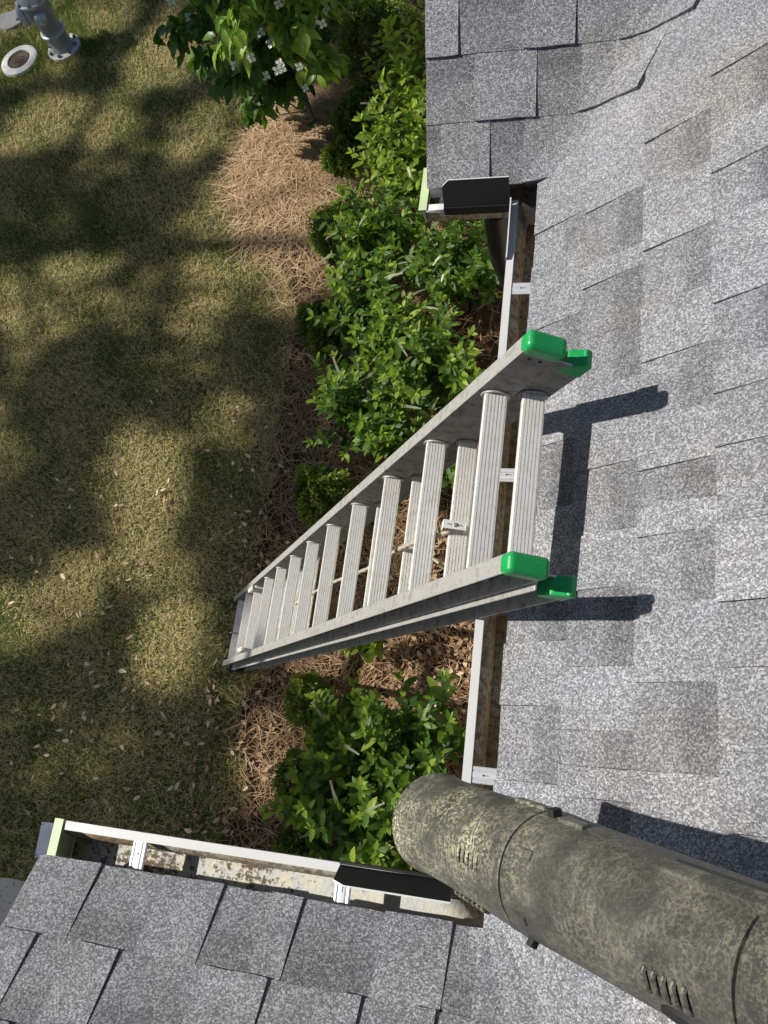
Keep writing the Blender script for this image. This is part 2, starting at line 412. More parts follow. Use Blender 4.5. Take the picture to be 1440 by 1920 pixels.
# ---- fallen leaves
def flat_leaf(seed, nseg=4, curl=.25):
    r = random.Random(seed); V = []; tw = r.uniform(-.6, .6)
    for i in range(nseg+1):
        u = i/nseg; w = .36*sin(pi*min(.985, max(.02, u**.8)))*r.uniform(.8, 1.05)*.8
        zc = curl*(u-.5)**2*r.uniform(.6, 1.4); rr = tw*(u-.5)
        V += [(-w*cos(rr), u-.5, zc+.18*w-w*sin(rr)), (0, u-.5, zc), (w*cos(rr), u-.5, zc+.18*w+w*sin(rr))]
    F = [(3*i+j, 3*i+j+1, 3*i+j+4, 3*i+j+3) for i in range(nseg) for j in (0, 1)]
    return np.array(V), np.array(F)
def leaf_mesh(name, V, F, mat, tint, smooth=True):
    me = bpy.data.meshes.new(name); me.from_pydata([tuple(map(float, v)) for v in V], [], [tuple(map(int, f)) for f in F])
    a_ = me.attributes.new('tint', 'FLOAT', 'POINT'); a_.data.foreach_set('value', np.full(len(V), tint, np.float32))
    me.materials.append(mat)
    if smooth: me.polygons.foreach_set('use_smooth', np.ones(len(me.polygons), bool))
    return me
dry = [leaf_mesh('fallen_leaf', *flat_leaf(i), M['litter'], [.3,.5,.62,.75,.88,1.][i % 6]) for i in range(6)]
cnt = 0
while cnt < 240:
    qc = random.choice(((300, 1030, 90), (330, 1230, 110), (180, 1250, 120), (420, 1400, 80), (250, 1450, 120), (120, 1040, 110), (480, 960, 60), (350, 860, 120), (80, 1400, 110))); X = at(random.gauss(qc[0], qc[2]), random.gauss(qc[1], qc[2]*1.1))
    if inside(WALK, A3(X[0]), A3(X[1]))[0] or X[1] < -2.2 or X[0] > -1.35: continue
    o = link('fallen_leaf', random.choice(dry)); s_ = random.uniform(.030, .058)
    o.location = (X[0], X[1], .034 + random.uniform(0, .012)); o.rotation_euler = (random.gauss(0, .35), random.gauss(0, .35), random.uniform(0, 6.28)); o.scale = (s_*.8, s_, s_)
    tag(o, 'small curled tan dry leaf lying in the grass before the house', 'leaf', 'dry leaves scattered over the lawn'); cnt += 1
# broken leaf litter against the house, too many to count
N = 1900; lv, lf = flat_leaf(91, 4)
cxy = np.stack([np.clip(rng.normal(-.50, .32, N), -1.5, .3), rng.uniform(-1.7, .1, N)], 1)
cxy[:350, 0] = rng.uniform(-2.0, -1.2, 350); cxy[:350, 1] = rng.uniform(-1.75, .2, 350)
def scatter(lv, lf, pos, R, sc):
    V = np.einsum('nij,vj->nvi', R, lv)*sc[:, None, None] + pos[:, None, :]; nv = len(lv)
    F = (lf[None] + (np.arange(len(pos))*nv)[:, None, None]).reshape(-1, lf.shape[1]); return V.reshape(-1, 3), F
def rots(N, tilt):
    a = rng.uniform(0, 2*pi, N); b = rng.normal(0, tilt, N); c = rng.normal(0, tilt, N)
    ca, sa, cb, sb, cc, sc_ = np.cos(a), np.sin(a), np.cos(b), np.sin(b), np.cos(c), np.sin(c); z = 0*a
    Rz = np.stack([ca,-sa,z, sa,ca,z, z,z,z+1], 1).reshape(-1,3,3); Rx = np.stack([z+1,z,z, z,cb,-sb, z,sb,cb], 1).reshape(-1,3,3); Ry = np.stack([cc,z,sc_, z,z+1,z, -sc_,z,cc], 1).reshape(-1,3,3)
    return Rz @ Rx @ Ry
V, F = scatter(lv, lf, np.concatenate([cxy, rng.uniform(.012, .04, (N, 1))], 1), rots(N, .5), rng.uniform(.022, .055, N))
tag(bulk('leaf_litter', V, F, M['litter'], tint=np.repeat(np.clip(rng.normal(.35, .25, N), 0, 1), len(lv))), 'crumpled brown leaf litter over the straw beside the house wall', 'leaf litter', kind='stuff')

# ------------------------------------------------------------------ house
house = thing('house', (.6, -.7, 0), 'house with grey shingle roof slopes, white gutters and a recessed eave', 'house')
PM, PU, PL = radians(37.50), radians(35.04), radians(33.05)
YU, YL = .0786, -1.5202
E_ = .143
HW = -.272                                   # left rake of the upper wing
HL = -.880                                   # left rake of the lower wing
class Main:
    Wv = nrm(A3(1, tan(PM)/tan(PU), tan(PM)))
    @staticmethod
    def pt(y, v, h): return A3(v*cos(PM) - h*sin(PM), y, ZE + v*sin(PM) + h*cos(PM))
class Wing:
    """slope of a wing (sg=+1 upper, -1 lower) whose courses weave over the valley on to the main slope"""
    def __init__(s, pitch, y0, sg):
        s.p, s.y0, s.sg = pitch, y0, sg
        Wv = nrm(A3(1, tan(PM)/tan(pitch), tan(PM))); s.ang = acos(Wv[1]) + acos(Wv[0])
    def raw(s, x, v, h):
        xv = v*sin(s.p)/tan(PM)
        if x <= xv: q = A3(x, v*cos(s.p), v*sin(s.p)) + h*A3(0, -sin(s.p), cos(s.p))
        else:
            e = x - xv; dy, du = cos(s.ang)*e, sin(s.ang)*e
            q = A3(xv, v*cos(s.p), v*sin(s.p)) + A3(du*cos(PM), dy, du*sin(PM)) + h*A3(-sin(PM), 0, cos(PM))
        return A3(q[0], s.y0 + s.sg*q[1], ZE + q[2])
    def pt(s, x, v, h):
        xv = v*sin(s.p)/tan(PM)
        if abs(x-xv) > .09: return s.raw(x, v, h)
        return sum(s.raw(x+d, v, h) for d in (-.05, -.025, 0, .025, .05))/5
UP, LO = Wing(PU, YU, 1), Wing(PL, YL, -1)

def shingle(parent, fr, s0, s1, v0, raised, step=None, extra=0., skew=0., fade=0.):
    """one tab: slab with a ragged butt edge"""
    if s1 - s0 < .012: return
    n = max(3, int(abs(s1-s0)/(step or .045)))
    tb = (.0105 if raised else .0052) + extra; tt = .0022 + extra
    v1 = v0 + E_ + .022; m = MB(); P = []; uv = []
    for r, (v, top, bot) in enumerate(((v0, tb, extra*.4), (v0 + E_*.55, tb*.55+tt*.45, extra*.4), (v1, tt, extra*.4))):
        for i in range(n+1):
            s_ = s0 + (s1 + skew*(v-v0) - s0)*i/n
            top_ = top if not (fade and skew) else top + (-.002-top)*max(0., (i/n-.45)/.55)**1.5
            vv = v + (random.uniform(-.0012, .0012) if r == 0 else 0)
            ss = s_ + (random.uniform(-.0008, .0008) if i in (0, n) else 0)
            P.append(fr(ss, vv, top_ + (random.uniform(-.0006, .0006) if r == 1 else 0))); P.append(fr(ss, vv, bot - .0005)); uv += [(i/n, (v-v0)/E_)]*2
    w = 2*(n+1); F = []
    for r in range(2):
        for i in range(n):
            a = r*w + 2*i; b = a + w; F.append((a, a+2, b+2, b))
    for i in range(n): F.append((2*i+1, 2*i+3, 2*i+2, 2*i))
    for r in range(2):
        a = r*w; b = a+w; F.append((a+1, a, b, b+1)); a += 2*n; b += 2*n; F.append((a, a+1, b+1, b))
    m.add(P, F); m.uv = uv
    me_up = (np.cross(m_sub(P, F[0], 1), m_sub(P, F[0], 2)))[2] > 0
    if not me_up: m.f = [tuple(reversed(f)) for f in m.f]
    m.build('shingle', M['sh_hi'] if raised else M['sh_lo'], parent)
def m_sub(P, f, k): return np.asarray(P[f[k]]) - np.asarray(P[f[0]])
def course(parent, fr, lo, hi, v0, rec, skew=0., **kw):
    """fill lo..hi; rec = recessed (darker) intervals"""
    rec = sorted((max(min(a, b), lo), min(max(a, b), hi)) for a, b in rec if max(a, b) > lo and min(a, b) < hi)
    cur = lo
    for a, b in rec:
        if a > cur: shingle(parent, fr, cur, a-.0012, v0, True, **kw)
        shingle(parent, fr, max(a, cur), b, v0, False, skew=skew if b >= hi-1e-6 else 0., **kw); cur = b
    if cur < hi: shingle(parent, fr, cur, hi, v0, True, skew=skew, **kw)
def rnd_rec(lo, hi, r):
    out = []; c = lo + r.uniform(0, .15)
    while c < hi:
        w = r.uniform(.08, .17); out.append((c, c+w)); c += w + r.uniform(.07, .18)
    return out

def deck(name, pts):
    m = MB(); n = len(pts); dn = A3(0, 0, -.014)
    m.add([p for p in pts] + [p + dn for p in pts], [tuple(range(n)), tuple(range(2*n-1, n-1, -1))] + [(i, i+n, (i+1) % n + n, (i+1) % n) for i in range(n)])
    return m.build(name, M['felt'], house)
VT = 1.72
kx = VT*cos(PM); yv_u = YU + kx*tan(PM)/tan(PU); yv_l = YL - kx*tan(PM)/tan(PL)
d_ = -.004
roof_m = deck('roof', [Main.pt(YL, .012, d_), Main.pt(YU, .012, d_), Main.pt(yv_u, VT, d_), Main.pt(yv_l, VT, d_)])
xvu = VT*sin(PU)/tan(PM); xvl = VT*sin(PL)/tan(PM)
roof_u = deck('roof', [UP.raw(HW+.01, .012, d_), UP.raw(HW+.01, VT, d_), UP.raw(xvu, VT, d_), UP.raw(0, .012, d_)])
roof_l = deck('roof', [LO.raw(HL+.01, .012, d_), LO.raw(0, .012, d_), LO.raw(xvl, VT, d_), LO.raw(HL+.01, VT, d_)])
rec_m = {0: [(-.076,-.165),(-.335,-.44),(-.62,-.76),(-.93,-1.02),(-1.137,-1.268)],
         1: [(-.094,-.235),(-.287,-.411),(-.411,-.53),(-.70,-.83),(-.933,-1.07),(-1.177,-1.235),(-1.285,-1.42)],
         2: [(.004,-.12),(-.264,-.395),(-.512,-.63),(-.729,-.80),(-.853,-.97),(-1.10,-1.235),(-1.36,-1.5)],
         3: [(.076,-.06),(-.16,-.27),(-.444,-.56),(-.62,-.68),(-.72,-.85),(-.98,-1.08),(-1.2,-1.31),(-1.5,-1.6)]}
r_ = random.Random(5)
for k in range(12):
    v = k*E_; ytop = YU + (v+E_)*cos(PM)*tan(PM)/tan(PU) + .03; ybot = YL - (v+E_)*cos(PM)*tan(PM)/tan(PL) - .03
    if k == 0: ytop, ybot = YU + .10, YL - .10
    course(roof_m, Main.pt, ybot, ytop, v, rec_m.get(k) or rnd_rec(ybot, ytop, r_), step=.12)
rec_u = {0: [(HW,-.237),(-.119,-.04)], 1: [(HW,-.157),(-.014,.085)], 2: [(-.194,-.045),(.070,.165)]}
for k in range(11):
    v = k*E_; xe = v*sin(PU)/tan(PM) + (.06, .135, .13, .15)[k] if k < 4 else v*sin(PU)/tan(PM) + r_.uniform(.1, .16)
    course(roof_u, UP.pt, HW, xe, v, rec_u.get(k) or rnd_rec(HW, xe, r_), step=.03, extra=.0048, skew=sin(PU)/tan(PM) if k == 0 else .35, fade=1. if k == 0 else 0.)
rec_l = {0: [(-.743,-.607),(-.487,-.392),(-.331,-.178),(-.058,-.01)], 1: [(-.80,-.72),(-.630,-.47),(-.349,-.22),(-.187,-.10),(-.063,.07)]}
for k in range(10):
    v = k*E_; xe = v*sin(PL)/tan(PM) + (.06, .09)[k] if k < 2 else v*sin(PL)/tan(PM) + r_.uniform(.1, .16)
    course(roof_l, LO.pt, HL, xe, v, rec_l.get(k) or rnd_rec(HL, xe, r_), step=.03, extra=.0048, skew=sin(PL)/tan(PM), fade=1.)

# fascia, soffits and walls
FX = -.069 + .127; FU = .040 + .127; FL = -1.450 - .127      # fascia planes
zt, zb = ZE - .035, ZE - .20
m = MB(); m.box((FX, FL+.0, zb), (FX+.02, FU, zt)); m.build('fascia', M['wood'], house)
m = MB(); m.box((HW+.03, FU+.002, zb), (FX+.02, FU+.022, zt)); m.build('fascia', M['wood'], house)
m = MB(); m.box((HL+.03, FL-.022, zb), (FX+.02, FL-.002, zt)); m.build('fascia', M['wood'], house)
m = MB(); m.box((FX+.022, FL-.4, zb+.02), (.42, FU+.4, zb+.03)); m.build('soffit', M['wood'], house)
m = MB(); m.box((HW+.03, FU+.024, zb+.032), (.42, FU+.45, zb+.042)); m.build('soffit', M['wood'], house)
m = MB(); m.box((HL+.03, FL-.45, zb+.032), (.42, FL-.024, zb+.042)); m.build('soffit', M['wood'], house)
def lap_wall(x0, x1, y0, y1, h):
    m = MB(); m.box((x0+.03, y0+.03, 0), (x1-.03, y1-.03, h)); w = m.build('wall', M['siding'], house)
    nb = int(h/.18)
    for i in range(nb):
        m = MB(); m.box((x0, y0, i*.18+.01), (x1, y1, i*.18+.18)); 
        z0, z1 = i*.18+.01, i*.18+.18
        m.v = [(px + (.012 if pz > z0+.05 and px < (x0+x1)/2 else 0), py + ((.012 if py < (y0+y1)/2 else -.012) if pz > z0+.05 else 0), pz) for px, py, pz in m.v]
        m.build('siding_board', M['siding'], w)
lap_wall(.40, 2.6, -1.86, .44, 2.70)
lap_wall(-.08, 2.6, .45, 3.1, 2.70)
lap_wall(-.62, 2.6, -4.2, -1.87, 2.70)
def rake(fr, x, sg):
    a, b = fr(x+.03, .03, -.012), fr(x+.03, VT, -.012); m = MB(); d = A3(.018, 0, 0); dn = A3(0, 0, -.15)
    m.add([a, b, b+dn, a+dn, a+d, b+d, b+d+dn, a+d+dn], [(0,1,2,3),(7,6,5,4),(0,4,5,1),(1,5,6,2),(2,6,7,3),(3,7,4,0)])
    m.build('rake_board', M['wood'], house)
    a, b = fr(x+.004, .0, -.003), fr(x+.004, VT, -.003); m = MB(); d = A3(.03, 0, 0); dn = A3(0, 0, -.03)
    m.add([a, b, b+dn, a+dn, a+d, b+d, b+d+dn, a+d+dn], [(0,1,2,3),(7,6,5,4),(0,4,5,1),(1,5,6,2),(2,6,7,3),(3,7,4,0)])
    m.build('drip_edge', M['white'], house)
rake(UP.raw, HW, 1); rake(LO.raw, HL, -1)

# gutters: K profile (d outward from the fascia, z below the eave), mitred at the inside corners
PROF = [(.002,-.045),(.002,-.108),(.094,-.108),(.094,-.090),(.099,-.068),(.109,-.052),(.121,-.044),(.127,-.037),(.127,-.028),(.111,-.028),(.111,-.036)]
def gutter(fn_a, fn_b, nseg, mats, ):
    """fn_a(d), fn_b(d): the two end points of the profile line at distance d (plan)"""
    m = MB(); n = len(PROF); rows = []
    for k in range(nseg+1):
        u = k/nseg; row = []
        for d, z in PROF:
            a, b = fn_a(d), fn_b(d); p = a + (b-a)*u; row.append((p[0], p[1], ZE+z + random.gauss(0, .0006)))
        rows.append(m.add(row, []))
    for k in range(nseg):
        for i in range(n-1):
            f = (rows[k]+i, rows[k]+i+1, rows[k+1]+i+1, rows[k+1]+i); m.f.append(f); m.m.append(0 if i < 1 else (2 if i == 1 else (0 if i < 6 else 1)))
    o = m.build('gutter', mats, house)
    s_ = o.modifiers.new('solid', 'SOLIDIFY'); s_.thickness = .0014; s_.offset = 0; shade(o, 30)
    return o
gm = [M['grime'], M['white'], M['grime']]; gl = [M['grime'], M['white'], M['grime2']]
g_main = gutter(lambda d: A3(FX-d, FL+d, 0), lambda d: A3(FX-d, FU-d, 0), 12, gm)
g_up = gutter(lambda d: A3(HW-.018, FU-d, 0), lambda d: A3(FX-d, FU-d, 0), 4, gm)
g_lo = gutter(lambda d: A3(HL-.006, FL+d, 0), lambda d: A3(FX-d, FL+d, 0), 10, gl)
def end_cap(x, y_at, parent, sg):
    m = MB(); pts = [(.000,-.02),(.002,-.108),(.096,-.108),(.097,-.090),(.102,-.067),(.112,-.050),(.124,-.043),(.130,-.036),(.130,-.026),(.0,-.026)][1:]
    P = [A3(x, y_at(d), ZE+z) for d, z in pts]; n = len(P); th = A3(-.003, 0, 0)
    m.add(P + [p+th for p in P], [tuple(range(n)), tuple(range(2*n-1, n-1, -1))] + [(i, i+n, (i+1) % n + n, (i+1) % n) for i in range(n)])
    # folded flange along the top
    a, b = A3(x, y_at(.0), ZE-.026), A3(x, y_at(.130), ZE-.026)
    m.obox((a+b)/2 + A3(.006, 0, .0012), A3(1,0,0), A3(0,1,0), A3(0,0,1), .010, .065, .0012)
    return m.build('end_cap', M['lime'], parent)
end_cap(HW-.019, lambda d: FU-d, g_up, 1); end_cap(HL-.007, lambda d: FL+d, g_lo, -1)
def hanger(c, along, out, parent):
    """folded strap from the fascia to the front lip"""
    m = MB(); w = .0155
    pr = [(-w,0),(-w,.003),(-.012,.0045),(-.008,.0032),(-.004,.0042),(.004,.0042),(.008,.0032),(.012,.0045),(w,.003),(w,0)]
    p0 = c - out*.004; m.extrude(pr, p0, along, A3(0,0,1), out*.116)
    m.obox(c + out*.106 + A3(0,0,-.002), along, out, A3(0,0,1), .011, .010, .0035)      # nose under the lip
    m.obox(c + out*.002 + A3(0,0,-.012), along, out, A3(0,0,1), .012, .002, .014)
    o = m.build('hanger', M['galv'], parent, bevel=.0006, segs=1)
    k = MB(); k.lathe([(.0019, 0), (.0019, .0007)], c + out*.088 + A3(0,0,.0040), A3(0,0,1), 10); k.obox(c + out*.083 + A3(0,0,.0042), along, out, A3(0,0,1), .0005, .005, .0004)
    k.build('keyhole', M['rubber'], o)
for yy in (-.1916, -.656, -1.2647): hanger(A3(FX, yy, ZE-.034), A3(0,1,0), A3(-1,0,0), g_main)
for xx in (-.695, -.272): hanger(A3(xx, FL, ZE-.034), A3(1,0,0), A3(0,1,0), g_lo)
hanger(A3(HW+.035, FU, ZE-.060), A3(1,0,0), A3(0,-1,0), g_up)
# round outlet and downspout at the inside corner of the upper gutter
m = MB(); oc = A3(FX-.055, FU-.042, ZE-.1062)
m.lathe([(.040, 0), (.040, .004), (.034, .006), (.031, .004), (.031, -.02)], oc, A3(0,0,1), 28, caps=False)
o_ = m.build('outlet', M['alu_dark'], g_up, smooth=40)
m = MB(); m.lathe([(.0005, -.002), (.0305, -.002)], oc, A3(0,0,1), 24, caps=False); m.build('outlet_bore', M['rubber'], o_)
m = MB(); dpt = [A3(-.115, .10, ZE-.109), A3(-.115, .10, ZE-.30), A3(-.10, .11, ZE-.45), A3(.28, .33, ZE-.75), A3(.345, .36, ZE-.95), A3(.345, .36, .12), A3(.25, .30, .05)]
m.tube(dpt, [.035]*len(dpt), 12); m.build('downspout', M['black'], house, smooth=50)
# splash guards: thin bent sheets standing on the lips of the inside corners
def guard(parent, x0, xc, yc, y1, h, sg):
    lipz = ZE-.028; t_ = .0015
    def sheet(a, b, ha, hb, out, mi, lean_k):
        m_ = []
        lean = out*lean_k
        prof = [(0, ha*.80), (.10, ha), (1, hb)]
        for s_ in (0, 1):
            off = out*(t_ if s_ else -t_)
            m_.append([a + off, b + off, b + off + A3(0,0,hb) + lean, a + (b-a)*.10 + off + A3(0,0,ha) + lean, a + off + A3(0,0,ha*.80) + lean*.8])
        P = m_[0] + m_[1]; n = 5
        return P, n
    m = MB()
    A_, Cc, B_ = A3(x0, yc, lipz), A3(xc, yc, lipz), A3(xc, y1, lipz)
    P, n = sheet(A_, Cc, h, h, A3(0, -sg, 0)*1., 0, -.030)
    m.add(P, [(0,1,2,3,4)], 1 if sg > 0 else 1); m.add(P, [(9,8,7,6,5)], 0); m.add(P, [(i, i+n, (i+1) % n + n, (i+1) % n) for i in range(n)], 1)
    P, n = sheet(B_, Cc, h*.22, h*.42, A3(-1, 0, 0), 0, -.004)
    m.add(P, [(0,1,2,3,4)], 1); m.add(P, [(9,8,7,6,5)], 0); m.add(P, [(i, i+n, (i+1) % n + n, (i+1) % n) for i in range(n)], 1)
    # outer skirt over the lip
    m.obox((A_+Cc)/2 + A3(0, -sg*.004, -.006), A3(1,0,0), A3(0,1,0), A3(0,0,1), abs(xc-x0)/2, .0022, .012, 0)
    o = m.build('splash_guard', [M['black'], M['white']], parent)
    return o
guard(g_up, -.232, -.072, .043, -.115, .062, 1)
guard(g_lo, -.282, -.066, -1.453, -1.30, .045, -1)
gl_ = [leaf_mesh('dry_leaf', *flat_leaf(200+i, 5, .5), M['litter'], .9) for i in range(3)]
for i, (px, py, sz) in enumerate(((990, 402, .062), (999, 398, .05), (984, 420, .045))):
    p = at(px, py, ZE-.075); o = link('dry_leaf', gl_[i]); o.location = tuple(p); o.scale = (sz*1.3, sz, sz); o.rotation_euler = (.5-.3*i, .3*i, .6+1.3*i)
    tag(o, ('large pale tan dry leaf', 'folded tan dry leaf', 'brown curled dry leaf')[i] + ' caught in the gutter corner under the splash guard', 'leaf', 'dry leaves in the gutter corner')
# white flashing plate under the end of the lower gutter
c0 = at(90, 1574, 1.0)

# ------------------------------------------------------------------ ladder
LO_O = A3(-.05808, -.76795, .22055 + ZE); LA = A3(-.50864, .06058, -.85885); LB = A3(.02198, .99811, .05738); LN = A3(-.86070, -.01031, .50901)
LA = nrm(LA); LN = nrm(LN); LB = nrm(np.cross(LN, LA)); LB = LB if LB[1] > 0 else -LB
SP = .3048
def L3(t, b, n): return LO_O + LA*t + LB*b + LN*n
lad = thing('extension_ladder', (-1.85, -.56, 0), 'silver aluminium extension ladder with bright green caps leaning on the gutter', 'ladder')
TRD = -LA*cos(radians(14.5)) + LN*sin(radians(14.5))       # tread normal
TRT = -(LN*cos(radians(14.5)) + LA*sin(radians(14.5)))     # across the tread, towards the house
def rung_profile():
    pts = []; W_ = .043; n = 6
    pts.append((0, -.004))
    for i in range(n):
        a = .002 + (W_-.004)*i/n; b = .002 + (W_-.004)*(i+1)/n; g = (b-a)
        pts += [(a, 0), (a+g*.68, 0), (a+g*.72, -.0022), (a+g*.98, -.0022)]
    pts += [(W_-.002, 0), (W_, -.004), (W_, -.014), (W_*.80, -.027), (W_*.5, -.033), (W_*.2, -.027), (0, -.014)]
    return pts
RP = rung_profile()
def section(nf, top, bot, bw, r0, wide, fly):
    nb_ = nf - .066
    for sg in (1, -1):
        w = bw
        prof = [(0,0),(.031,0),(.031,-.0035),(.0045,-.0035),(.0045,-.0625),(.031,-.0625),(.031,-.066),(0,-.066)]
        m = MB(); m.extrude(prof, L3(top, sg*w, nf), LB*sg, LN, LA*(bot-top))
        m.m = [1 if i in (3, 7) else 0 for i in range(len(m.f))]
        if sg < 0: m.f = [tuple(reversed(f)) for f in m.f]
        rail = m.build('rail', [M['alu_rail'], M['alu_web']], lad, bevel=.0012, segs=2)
        # rung seats on the outer side of the web, and collars on the inner side
        for k in range(12):
            c = L3(r0 + k*SP, sg*(w+.0045), nf-.012-.021-.004) + TRD*(-.012)
            m = MB(); E1 = nrm(TRT)
            V = []; F = []
            for rr, hh in ((1.0, 0), (.96, .003), (.62, .0035), (.55, .001)):
                V += [c + E1*(.026*rr*cos(2*pi*j/20)) + TRD*(.017*rr*sin(2*pi*j/20)) + LB*sg*hh for j in range(20)]
            F = [(i*20+j, i*20+(j+1) % 20, (i+1)*20+(j+1) % 20, (i+1)*20+j) for i in range(3) for j in range(20)] + [tuple(range(60, 80))]
            m.add(V, F); m.build('rung_seat', M['alu_dark'], rail, smooth=40)
        # end cap
        gc = MB()
        c = L3(top, sg*(w+.0155), nf-.033)
        if fly:
            gc.obox(c + LA*.004, LB, LN, LA, .0175, .0360, .0185)
            gc.build('end_cap', M['green'], rail, bevel=.010, segs=4)
            m = MB()
            for q_ in (.012, -.008): m.lathe([(.0035, 0), (.0035, .0012)], L3(top+.03, sg*w, nf-.033+q_), -LB*sg, 12)
            m.build('rivet', M['rubber'], rail)
        else:
            pr = [(.000,.002),(.0,-.052),(-.006,-.070),(-.022,-.072),(-.026,-.066),(-.020,-.050),(-.010,-.030),(-.004,-.004)]
            pr = [(.034,-.020),(.034,-.069),(-.010,-.069),(-.014,-.055),(-.010,-.052),(.004,-.030)]
            gc.extrude([(a, b) for a, b in pr], L3(top, sg*(w-.001), nf), LA, LN, LB*sg*.034)
            gc.build('end_cap', M['green'], rail, bevel=.003, segs=2)
            foot = MB(); fc = L3(bot, sg*(w+.016), nf-.033)
            foot.obox(fc + A3(0,0,.012), LB, nrm(np.cross(LB, A3(0,0,1))), A3(0,0,1), .026, .05, .014)
            foot.obox(fc - LA*.04, LB, LN, LA, .021, .024, .05)
            foot.build('foot', M['rubber'], rail, bevel=.006)
    for k in range(12):
        o_ = L3(r0 + k*SP, -bw-.003, nf-.012)
        m = MB(); m.extrude(RP, o_, TRT, TRD, LB*(2*bw+.006)); r = m.build('rung', M['alu_rung'], lad)
        for sg in (1, -1):
            c = L3(r0 + k*SP, sg*(bw-.0005), nf-.012) + TRT*.0215 - TRD*.013
            m = MB(); V = []
            for (f1, hh) in ((1.0, 0), (1.16, 0), (1.20, .002), (1.16, .004), (1.0, .004)):
                V += [c + TRT*(.0235*f1*cos(2*pi*j/24)) + TRD*(.0195*f1*sin(2*pi*j/24)) - LB*sg*hh for j in range(24)]
            m.add(V, [(i*24+j, i*24+(j+1) % 24, (i+1)*24+(j+1) % 24, (i+1)*24+j) for i in range(4) for j in range(24)])
            m.build('collar', M['alu_dark'], r, smooth=50)
section(.012, -.185, 3.475, .1715, .0, .03, True)
section(-.056, -.150, 3.555, .1830, -.018, .03, False)
# pull rope between the sections, clip, rung locks
def lp(px, py, n):   # pixel -> point of the ladder plane at depth n
    d = RCAM.T @ A3((px-720)/FPX, (py-960)/FPX, 1.0); P0 = LO_O + LN*n
    return CAM + d*(((P0-CAM) @ LN)/(d @ LN))
pts = [lp(858, 984, -.074), lp(832, 1000, -.060), lp(800, 1008, -.046), lp(770, 1020, -.050), lp(742, 1033, -.066), lp(715, 1052, -.085), lp(690, 1066, -.092), lp(655, 1080, -.10), lp(625, 1092, -.10), lp(590, 1110, -.10), lp(560, 1128, -.10), lp(530, 1146, -.1), lp(500, 1150, -.1)]
def spline(pts, k=6):
    out = []; n = len(pts)
    for i in range(n-1):
        p0, p1, p2, p3 = pts[max(i-1,0)], pts[i], pts[i+1], pts[min(i+2,n-1)]
        for j in range(k):
            t_ = j/k; out.append(.5*((2*p1)+(-p0+p2)*t_+(2*p0-5*p1+4*p2-p3)*t_*t_+(-p0+3*p1-3*p2+p3)*t_**3))
    return out + [pts[-1]]
m = MB(); sp_ = spline(pts); m.tube(sp_, .0052, 8)
for ph in (0, 2.09, 4.19):    # the three strands of the lay
    q_ = []
    for i, p in enumerate(sp_):
        t_ = nrm(sp_[min(i+1, len(sp_)-1)] - sp_[max(i-1, 0)]); u_ = nrm(np.cross(t_, LN)); w_ = np.cross(t_, u_); a_ = ph + i*1.1
        q_.append(p + .0030*(cos(a_)*u_ + sin(a_)*w_))
    m.tube(q_, .0036, 6)
m.build('rope', M['rope'], lad, smooth=60)
m = MB(); m.tube([lp(795, 1040, -.07), lp(815, 1050, -.075), lp(832, 1062, -.075)], .0035, 7); m.build('rope', M['rope'], lad, smooth=60)
cb = L3(-.018 + SP, 0, -.056-.012); cb = lp(852, 985, -.068)
m = MB(); c1 = cb + TRT*.0005
m.obox(c1 + TRD*.0035, LB, TRT, TRD, .0095, .0235, .0012); m.obox(c1 - TRT*.0235 - TRD*.010, LB, TRT, TRD, .0095, .0012, .015); m.obox(c1 + TRT*.0235 - TRD*.010, LB, TRT, TRD, .0095, .0012, .015)
cl = m.build('rope_clip', M['alu_rung'], lad, bevel=.0008)
m = MB(); m.lathe([(.0048,0),(.0048,.002),(.003,.0035)], c1 + TRD*.0045, TRD, 14); m.build('bolt', M['alu_dark'], cl)
m = MB(); m.obox(c1 + TRD*.0049, LB, TRT, TRD, .0016, .016, .0004); m.build('slot', M['alu_dark'], cl)
for sg in (1, -1):
    m = MB(); c1 = L3(9*SP - .01, sg*.150, .012)
    m.obox(c1 + LN*.004 + LA*.02, LB, LN, LA, .012, .003, .055); m.obox(c1 - LN*.05 + LA*.05, LB, LN, LA, .010, .05, .008); m.obox(c1 + LA*.07 - LN*.02, LB, LN, LA, .010, .03, .010)
    m.build('rung_lock', M['alu_rung'], lad, bevel=.002)
m = MB(); c1 = L3(11*SP, -.02, .006); m.tube([c1 - TRT*.008, c1 + TRD*.006, c1 + TRT*.022 + TRD*.007, c1 + TRT*.05], .004, 7); m.build('hook', M['alu_dark'], lad)

